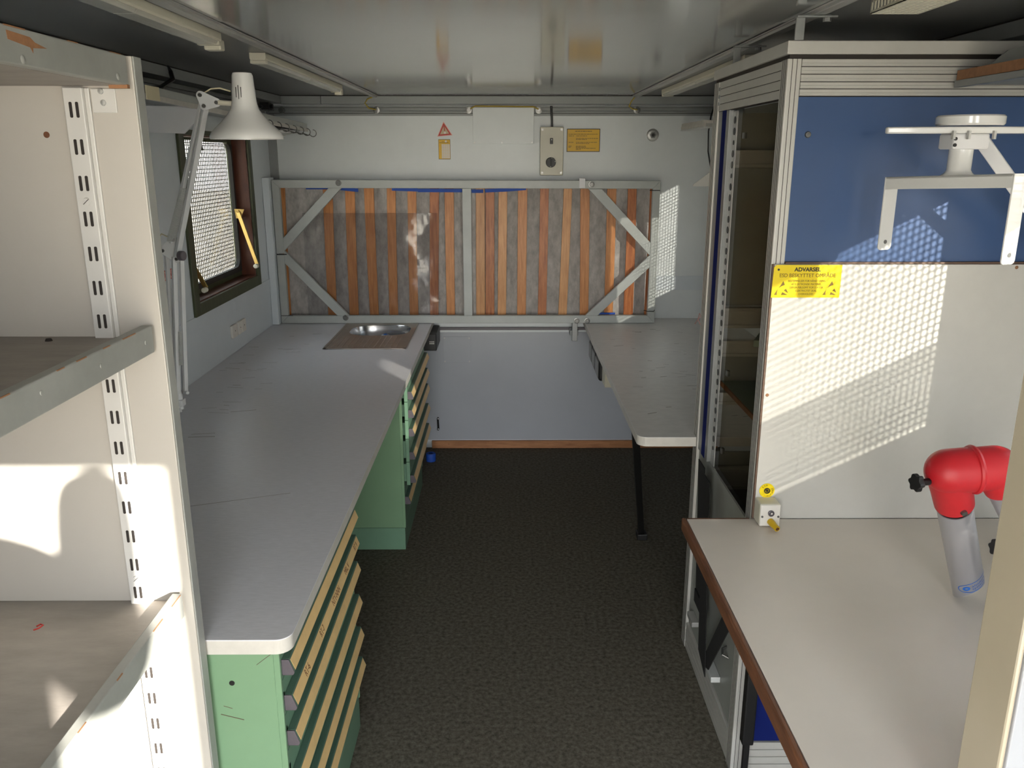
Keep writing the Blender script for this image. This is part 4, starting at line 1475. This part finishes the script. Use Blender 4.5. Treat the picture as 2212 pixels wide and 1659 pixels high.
el = ball_elbow(sc1, jd, -ax, .0415, .043, .0350, .092).build('elbow', 'red', t, sharp=50)
jm = sc1 + jd * .043
MB().lathe([(.040, -.006), (.0440, -.004), (.0455, 0), (.0440, .004), (.040, .006)], jm, 40, jd).build('collar', 'red', t)
d2 = Vector((.55, .10, -.83)).normalized()
el2 = ball_elbow(sc2, -jd, d2, .0410, .041, .0350, .048).build('elbow', 'red', t, sharp=50)
je = sc2 + d2 * .045
base_p = je + d2 * ((je.z - .822) / -d2.z)
MB().tube([je - d2 * .01, base_p], [.0315, .0315], 32).build('rear_tube', 'tube', t)
MB().lathe([(.050, .0), (.050, .01), (.040, .02), (.038, .050)], Vector((base_p.x, base_p.y, .783)), 28, cap=True).build('base_flange', 'black', t)


def knob(p, d, shaft):
    d = Vector(d).normalized()
    p = Vector(p)
    sh_ = MB().cyl(p, p + d * shaft, .0065, n=14)
    prof = MB()
    n_ = 36
    q = d.to_track_quat('Z', 'Y')
    v = []
    for h_ in (shaft, shaft + .010):
        for k in range(n_):
            a = 2 * math.pi * k / n_
            r_ = .0150 + .0020 * math.cos(6 * a)
            v.append(p + q @ Vector((r_ * math.cos(a), r_ * math.sin(a), h_)))
    sh_.add(v, [tuple(range(n_))[::-1], tuple(range(n_, 2 * n_))] + [(k, (k + 1) % n_, n_ + (k + 1) % n_, n_ + k) for k in range(n_)])
    return sh_.build('clamp_knob', 'black', t, bevel=.001)


knob(sc1 + Vector((-.038, -.010, -.016)), (-1, -.25, .02), .022)
knob(sc2 + Vector((.026, -.018, .026)), (.62, -.35, .60), .010)
knob(je + d2 * .15 + Vector((-.028, -.01, 0)), (-1, -.12, .0), .045)
rv_ = (view_side * .93 + side * .36).normalized()
MB().lathe([(0, 0), (.0060, 0), (.0054, .006), (0, .0065)], sc1 - ax * .080 + rv_ * .0345, 16, rv_).build('rivet', 'zinc', t)

# ------------------------------------------------------------------ right foreground post
t = thing('door_post', 'cream glossy post with a white face at the right edge of the picture', 'post', (.68, .93, 0))
MB().box(.625, .632, .892, .976, 0, ZT - .002).build('cream_edging', 'cream_post', t, bevel=.004)
MB().box(.6325, .745, .889, .973, 0, ZT - .002).build('core', 'post_white', t, bevel=.002)

# right wall shelf seen past the tall cabinet
t = thing('wall_shelf', 'pale shelf end high on the right wall behind the tall cabinet', 'shelf', (1.08, 4.1, 1.80))
MB().box(.900, XR - .002, 4.0, 4.5, 1.822, 1.836).build('board', 'edge', t, bevel=.001)
MB().box(.898, .910, 3.99, 4.5, 1.808, 1.822).build('front_rail', 'edge', t, bevel=.001)
MB().box(.897, .93, 3.985, 4.5, 1.800, 1.807).build('bright_strip', 'alu_end', t)
MB().prism([(.99, 1.838), (1.03, 1.858), (XR - .002, 1.87), (XR - .002, 1.838)], 'y', 4.1, 4.11).build('end_plate', 'cab_grey', t)
t = MB().prism([(.868, 1.540), (1.10, 1.540), (1.10, 1.72), (.868, 1.548)], 'y', 3.998, 4.004)
t.box(1.10, XR - .001, 3.998, 4.004, 1.54, 1.78)
tag(t.build('gusset_plate', 'cab_white'), 'triangular grey bracket plate poking out from behind the tall cabinet', 'bracket')
tag(MB().tube([(1.09, 4.55, 1.975), (1.075, 4.53, 1.94), (1.055, 4.52, 1.88), (1.046, 4.52, 1.80), (1.05, 4.52, 1.70), (1.068, 4.52, 1.62), (1.09, 4.52, 1.58)], .004, 8).build('thin_cable', 'black'),
    'thin black cable hanging down the back wall beside the tall cabinet', 'cable')
t = MB().tube([(1.03, 4.50, .786), (1.045, 4.52, .80), (1.06, 4.50, .83), (1.045, 4.47, .85), (1.035, 4.46, .82), (1.05, 4.44, .786)], .002, 6)
tag(t.build('wire_loop', 'sign_pink'), 'small loop of thin wire on the far right desk beside the cabinet', 'wire')

# ------------------------------------------------------------------ desk lamp
t = thing('desk_lamp', 'white spring balanced arm lamp with a trumpet shade over the left worktop', 'lamp', (-.93, 2.3, .98))
sc = Vector((-.628, 2.10, 0))
pr_ = [(.0, 1.868), (.022, 1.868), (.0245, 1.862), (.0285, 1.805), (.032, 1.788), (.041, 1.775), (.057, 1.757), (.073, 1.742), (.082, 1.732), (.0855, 1.724), (.0855, 1.718),
       (.082, 1.718), (.081, 1.728), (.056, 1.750), (.038, 1.770), (.029, 1.785), (.026, 1.805), (.022, 1.860)]
s_ = MB().lathe(pr_, sc, 48).build('lamp_shade', 'lamp_white', t, sharp=60)
b = MB()
for k, dx in enumerate((-.0095, -.0035, .0025)):
    rr = math.sqrt(.0278 ** 2 - dx ** 2) + .001
    b.box(sc.x + dx - .0006, sc.x + dx + .0006, sc.y - rr - .0005, sc.y - rr + .004, 1.812 - (.004 if k == 1 else 0), 1.835 + (.004 if k == 1 else 0))
b.build('vent_slot', 'black', s_)
MB().lathe([(0, 1.72), (.016, 1.723), (.022, 1.738), (.020, 1.756), (.012, 1.775), (.012, 1.80)], sc, 24).build('bulb', 'sign_white', s_)
P0 = Vector((-.952, 2.30, 1.025))     # base joint
E1 = Vector((-.925, 2.28, 1.430))     # elbow, rear pivot
E2 = Vector((-.888, 2.26, 1.418))     # elbow, front pivot
E3 = Vector((-.888, 2.25, 1.455))
H1 = Vector((-.738, 2.14, 1.820))
H2 = Vector((-.731, 2.13, 1.795))
H3 = Vector((-.700, 2.12, 1.803))
b = MB()
b.bar(P0, E1 + Vector((0, 0, 0)), .010, .010)
b.build('rear_rod', 'rod_white', t, bevel=.001)
b = MB().bar(P0 + Vector((.012, -.01, 0)), E2 + Vector((-.008, -.006, 0)), .012, .010)
b.build('lower_arm', 'rod_white', t, bevel=.001)
b = MB().bar(P0 + Vector((.034, -.01, .004)), E2 + Vector((.012, -.006, 0)), .011, .010)
b.build('lower_arm', 'rod_white', t, bevel=.001)
b = MB().bar(E2 + Vector((.002, -.01, 0)), H2, .014, .010)
b.build('upper_arm', 'rod_white', t, bevel=.001)
b = MB().bar(E3 + Vector((-.012, .004, 0)), H1, .011, .010)
b.build('upper_arm', 'rod_white', t, bevel=.001)


def spring(p0, p1, r_, turns, name='spring'):
    d = (p1 - p0)
    dn = d.normalized()
    a_ = dn.orthogonal().normalized()
    c_ = dn.cross(a_)
    pts = []
    n_ = int(turns * 8)
    for i in range(n_ + 1):
        th = 2 * math.pi * i / 8
        pts.append(p0 + d * (i / n_) + (a_ * math.cos(th) + c_ * math.sin(th)) * r_)
    return MB().tube(pts, .0011, 5).build(name, 'alu_end', t)


lo0 = P0 + Vector((.025, -.012, 0))
lo1 = E2 + Vector((.002, -.006, 0))
spring(lo0 + (lo1 - lo0) * .22, lo0 + (lo1 - lo0) * .47, .0052, 34)
MB().cyl(lo0, lo0 + (lo1 - lo0) * .22, .0012, n=6).build('spring_wire', 'steel', t)
up0 = E3 + Vector((-.004, -.004, .0))
spring(up0 + Vector((.0, 0, .005)), up0 + (H2 - up0) * .42, .0062, 46)
spring(up0 + Vector((-.010, 0, .005)), up0 + Vector((-.008, 0, 0)) + (H2 - up0) * .42, .0055, 46)


def plate(tri_pts, name='joint_plate'):
    b = MB()
    y_ = sum(p.y for p in tri_pts) / 3 - .010
    # rounded triangular plate
    cs = [Vector((p.x, y_, p.z)) for p in tri_pts]
    outl = []
    cen = sum(cs, Vector()) / 3
    for p in cs:
        d = (p - cen).normalized()
        a0 = math.atan2(d.z, d.x)
        for k in range(-3, 4):
            a = a0 + k * R(22)
            outl.append((p.x + .010 * math.cos(a), p.z + .010 * math.sin(a)))
    b.prism(outl, 'y', y_ - .002, y_ + .002)
    o = b.build(name, 'rod_white', t, bevel=.0008)
    for p in cs:
        MB().cyl((p.x, y_ - .006, p.z), (p.x, y_ + .004, p.z), .0045, n=12).build('pivot', 'zinc', o)
    return o


plate([E1 + Vector((.002, 0, .004)), E2 + Vector((0, 0, -.006)), E3 + Vector((-.002, 0, .008))])
plate([H1, H2, H3])
MB().cyl(H3 + Vector((.004, 0, 0)), Vector((-.655, 2.115, 1.800)), .006, n=14).build('shade_pivot', 'cream', t)
MB().tube([H1 + Vector((0, 0, .005)), (-.715, 2.13, 1.835), (-.69, 2.12, 1.836), (-.662, 2.11, 1.828)], .0018, 6).build('flex', 'tape', t)
MB().tube([E3 + Vector((-.01, 0, .012)), (-.925, 2.26, 1.478), (-.942, 2.27, 1.460), (-.943, 2.28, 1.43)], .0018, 6).build('flex', 'tape', t)
MB().cyl(E2 + Vector((.012, -.02, .004)), E2 + Vector((.026, -.024, .004)), .013, n=20).build('tension_knob', 'plastic_grey', t, bevel=.002)
b = MB().box(-1.289, -.93, 2.285, 2.315, .985, 1.005)
b.cyl((-.942, 2.30, .975), (-.942, 2.30, 1.03), .009, n=16)
b.cyl((-.925, 2.30, 1.025), (-.905, 2.27, 1.033), .005, n=10)
b.build('wall_arm', 'rod_white', t, bevel=.002)
MB().box(-1.2895, -1.275, 2.25, 2.35, .95, 1.04).build('wall_plate', 'rod_white', t, bevel=.003)
b = MB().cyl((-.962, 2.26, .973), (-.925, 2.26, .985), .006, n=12)
b.cyl((-.955, 2.262, .986), (-.93, 2.262, .992), .004, n=10)
b.build('clamp_screw', 'rod_white', t)

# ------------------------------------------------------------------ shelving unit in the left foreground
XE, YP = -.582, 1.380
t = thing('shelving_unit', 'cream shelving unit with worn grey shelves in the left foreground', 'shelving', (-.93, .8, 0))
MB().box(XL + .001, XE, YP, YP + .0295, 0, 1.829).build('end_panel', 'shelf_white', t, bevel=.0015)
MB().box(XE + .0001, XE + .003, YP + .001, YP + .030, 0, 1.829).build('edge_moulding', 'shelf_grey', t, bevel=.002)
# slotted upright
b = MB().box(-.690, -.6595, YP - .012, YP, .0, 1.782)
b.box(-.6595, -.652, YP - .0045, YP, .0, 1.782)
uo = b.build('slotted_upright', 'upright', t, bevel=.0015)
z_ = 1.749
while z_ > .45:
    for dx in (-.0050, .0050):
        xc = -.6745 + dx
        pts = [(xc - .0024, z_ - .0105), (xc - .0012, z_ - .0118), (xc + .0012, z_ - .0118), (xc + .0024, z_ - .0105), (xc + .0024, z_ + .0105), (xc + .0012, z_ + .0118), (xc - .0012, z_ + .0118), (xc - .0024, z_ + .0105)]
        MB().prism(pts, 'y', YP - .0124, YP - .0115).build('slot', 'groove', uo)
    z_ -= .0558
for z_ in (1.609, .940):
    s_ = MB().lathe([(0, 0), (.0065, 0), (.0055, .0025), (0, .003)], (-.6735, YP - .012, z_), 16, (0, -1, 0)).build('screw', 'upright', uo)
    MB().bar((-.678, YP - .0153, z_ - .004), (-.669, YP - .0153, z_ + .004), .0007, .0012, (0, 1, 0)).build('screw_slot', 'groove', s_)
MB().lathe([(0, .0), (.005, .0), (.0045, -.004), (0, -.004)], (-.729, YP - .0006, 1.712), 14, (0, -1, 0)).build('hole', 'edge_wood', t)
# top bracket plate with screws
o = MB().box(-.650, -.612, YP - .003, YP, 1.745, 1.781).build('corner_plate', 'upright', t, bevel=.001)
for (x_, z_) in ((-.632, 1.760), (-.634, 1.777)):
    MB().lathe([(0, 0), (.0048, 0), (.004, .002), (0, .0025)], (x_, YP - .003, z_), 14, (0, -1, 0)).build('screw', 'alu', o)
YS0 = .20


def shelf(z_top, thick, lip0, lip1, x_lip, name='shelf'):
    b = MB().box(XL + .001, x_lip - .018, YS0, YP - .0005, z_top - thick, z_top)
    so = b.build(name, 'shelf_top', t)
    MB().box(x_lip - .018, x_lip, YS0, YP - .0135, lip0, lip1).build('lip', 'shelf_grey', so, bevel=.002)
    b = MB()
    random.seed(int(z_top * 1000))
    y = YS0 + .6
    while y < YP - .05:
        l = random.uniform(.015, .05)
        b.box(x_lip - .0015, x_lip + .0003, y, min(y + l, YP - .02), lip1 - random.uniform(.0005, .0014), lip1 + .0002)
        y += l + random.uniform(.03, .12)
    b.build('chipped_edge', 'chip', so)
    return so


s1 = shelf(1.830, .045, 1.785, 1.828, XE - .002)
s2 = shelf(1.386, .022, 1.362, 1.408, XE - .010)
s3 = shelf(.889, .022, .864, .911, XE - .012)
b = MB().prism([(p_[0] - .117, p_[1]) for p_ in [(1.165, 1.822), (1.215, 1.820), (1.225, 1.815), (1.252, 1.811), (1.219, 1.808), (1.218, 1.802), (1.213, 1.808), (1.166, 1.812)]], 'x', XE - .0022, XE - .0016)
b.build('bare_wood_chip', 'chip', s1)
b = MB().box(XE - .03, XE - .0015, YP - .022, YP - .013, 1.780, 1.7855)
b.build('bare_wood_chip', 'chip', s1)
for (y_, z_) in ((1.076, 1.792), (1.331, 1.795)):
    MB().lathe([(0, 0), (.0055, 0), (.004, .0012), (0, .0015)], (XE - .002, y_, z_), 14, (1, 0, 0)).build('screw', 'shelf_grey', s1)
for (y_, z_) in ((1.335, 1.385), (1.18, 1.385), (1.02, 1.390)):
    MB().lathe([(0, 0), (.0035, 0), (.003, .001), (0, .0012)], (XE - .010, y_, z_), 12, (1, 0, 0)).build('screw', 'shelf_grey', s2)
MB().tube([(-.820, 1.280, .8895), (-.814, 1.286, .8895), (-.812, 1.296, .8895), (-.818, 1.299, .8895), (-.821, 1.292, .8895)], .0015, 6).build('paint_mark', 'sign_red', s3)
MB().lathe([(.0, .0), (.006, .0), (.004, .004), (0, .004)], (-.755, 1.345, 1.3862), 10).build('knot', 'groove', s2)
# shelf supports standing on the floor behind the lips
b = MB().box(XL + .001, XE - .03, YS0 - .02, YS0, 0, 1.829)
b.build('end_panel', 'shelf_white', t, bevel=.003)

# ------------------------------------------------------------------ the person behind the camera, standing in the doorway


def skinned(name, chain, m, parent, sub=1, root=0):
    """chain: list of (point, radius, parent index)"""
    me = bpy.data.meshes.new(name)
    me.from_pydata([c_[0] for c_ in chain], [(c_[2], i) for i, c_ in enumerate(chain) if c_[2] is not None], [])
    o = bpy.data.objects.new(name, me)
    C.objects.link(o)
    o.modifiers.new('skin', 'SKIN')
    if not me.skin_vertices:
        bpy.context.view_layer.update()
    for i, c_ in enumerate(chain):
        sv = me.skin_vertices[0].data[i]
        r_ = c_[1]
        sv.radius = r_ if isinstance(r_, tuple) else (r_, r_)
        sv.use_root = i == root
    sb = o.modifiers.new('sub', 'SUBSURF')
    sb.levels = sb.render_levels = sub + 1
    o.data.materials.append(M[m])
    WPOS[o.name] = Vector((0, 0, 0))
    if parent:
        o.parent = parent
        o.location = -WPOS[parent.name]
    return o


pe = thing('person', 'person in a dark jacket standing in the doorway behind the camera, one arm raised', 'person', (.19, -.46, 0))
J = {'pel': (.19, -.46, 1.02), 'wai': (.19, -.46, 1.19), 'che': (.19, -.45, 1.41), 'nck': (.19, -.45, 1.60)}
body = [
    (J['pel'], (.16, .11), None), (J['wai'], (.145, .10), 0), (J['che'], (.18, .12), 1), ((.19, -.45, 1.54), (.125, .09), 2), ((.19, -.44, 1.63), (.058, .058), 3), ((.19, -.43, 1.69), (.052, .055), 4),
    ((.36, -.45, 1.55), .085, 3), ((.475, -.42, 1.42), .085, 6), ((.475, -.41, 1.76), .056, 7),
    ((-.02, -.45, 1.54), .076, 3), ((-.17, -.34, 1.32), .055, 9), ((-.07, -.16, 1.60), .034, 10),
    ((.28, -.46, .93), .098, 0), ((.29, -.45, .52), .064, 12), ((.29, -.47, .10), .042, 13), ((.295, -.36, .045), .040, 14),
    ((.10, -.46, .93), .098, 0), ((.08, -.47, .52), .064, 16), ((.08, -.49, .10), .042, 17), ((.075, -.38, .045), .040, 18)]
skinned('body', body, 'cloth', pe)
HZ_ = .07
hd = skinned('head', [((.19, -.43, 1.60 + HZ_), .058, None), ((.19, -.42, 1.68 + HZ_), (.072, .082), 0), ((.19, -.43, 1.75 + HZ_), (.078, .092), 1), ((.19, -.435, 1.80 + HZ_), (.060, .070), 2)], 'skin', pe)
skinned('hair', [((.19, -.47, 1.70 + HZ_), (.070, .050), None), ((.19, -.455, 1.79 + HZ_), (.082, .082), 0), ((.19, -.435, 1.825 + HZ_), (.060, .070), 1)], 'hair', pe)
MB().lathe([(0, 0), (.010, .0), (.013, .012), (.006, .034), (0, .036)], (.19, -.335, 1.745), 12, (0, -.2, 1)).build('nose', 'skin', pe)
for sx in (-1, 1):
    MB().lathe([(0, -.008), (.012, -.004), (.012, .004), (0, .008)], (.19 + sx * .032, -.352, 1.782), 14, (0, 1, 0)).build('eye', 'sign_white', pe)
    MB().lathe([(0, -.006), (.026, -.003), (.026, .003), (0, .006)], (.19 + sx * .085, -.43, 1.77), 14, (1, 0, 0)).build('ear', 'skin', pe)
MB().box(.17, .21, -.349, -.345, 1.710, 1.716).build('mouth', 'sign_red', pe)
for (wr, s_) in (((.475, -.41, 1.775), 1), ((-.07, -.16, 1.60), -1)):
    wv = Vector(wr)
    dv = Vector((.02, .04, 1)).normalized() if s_ > 0 else Vector((.3, .5, .8)).normalized()
    sv = dv.cross(Vector((0, 1, 0))).normalized()
    ch = [(tuple(wv), .026, None), (tuple(wv + dv * .045), (.034, .018), 0), (tuple(wv + dv * .085), (.038, .016), 1)]
    for k, ln in enumerate((.062, .070, .066, .052)):
        b0 = wv + dv * .092 + sv * (.027 - .018 * k)
        ch.append((tuple(b0), .0095, 2))
        ch.append((tuple(b0 + dv * ln * .5 + Vector((0, -.008, 0))), .0085, len(ch) - 1))
        ch.append((tuple(b0 + dv * ln * .85 + Vector((0, -.024, 0))), .0075, len(ch) - 1))
    t0 = wv + dv * .04 + sv * .036
    ch.append((tuple(t0), .011, 1))
    ch.append((tuple(t0 + dv * .03 + sv * .022), .010, len(ch) - 1))
    ch.append((tuple(t0 + dv * .058 + sv * .030), .0085, len(ch) - 1))
    skinned('hand', ch, 'skin', pe, sub=1)
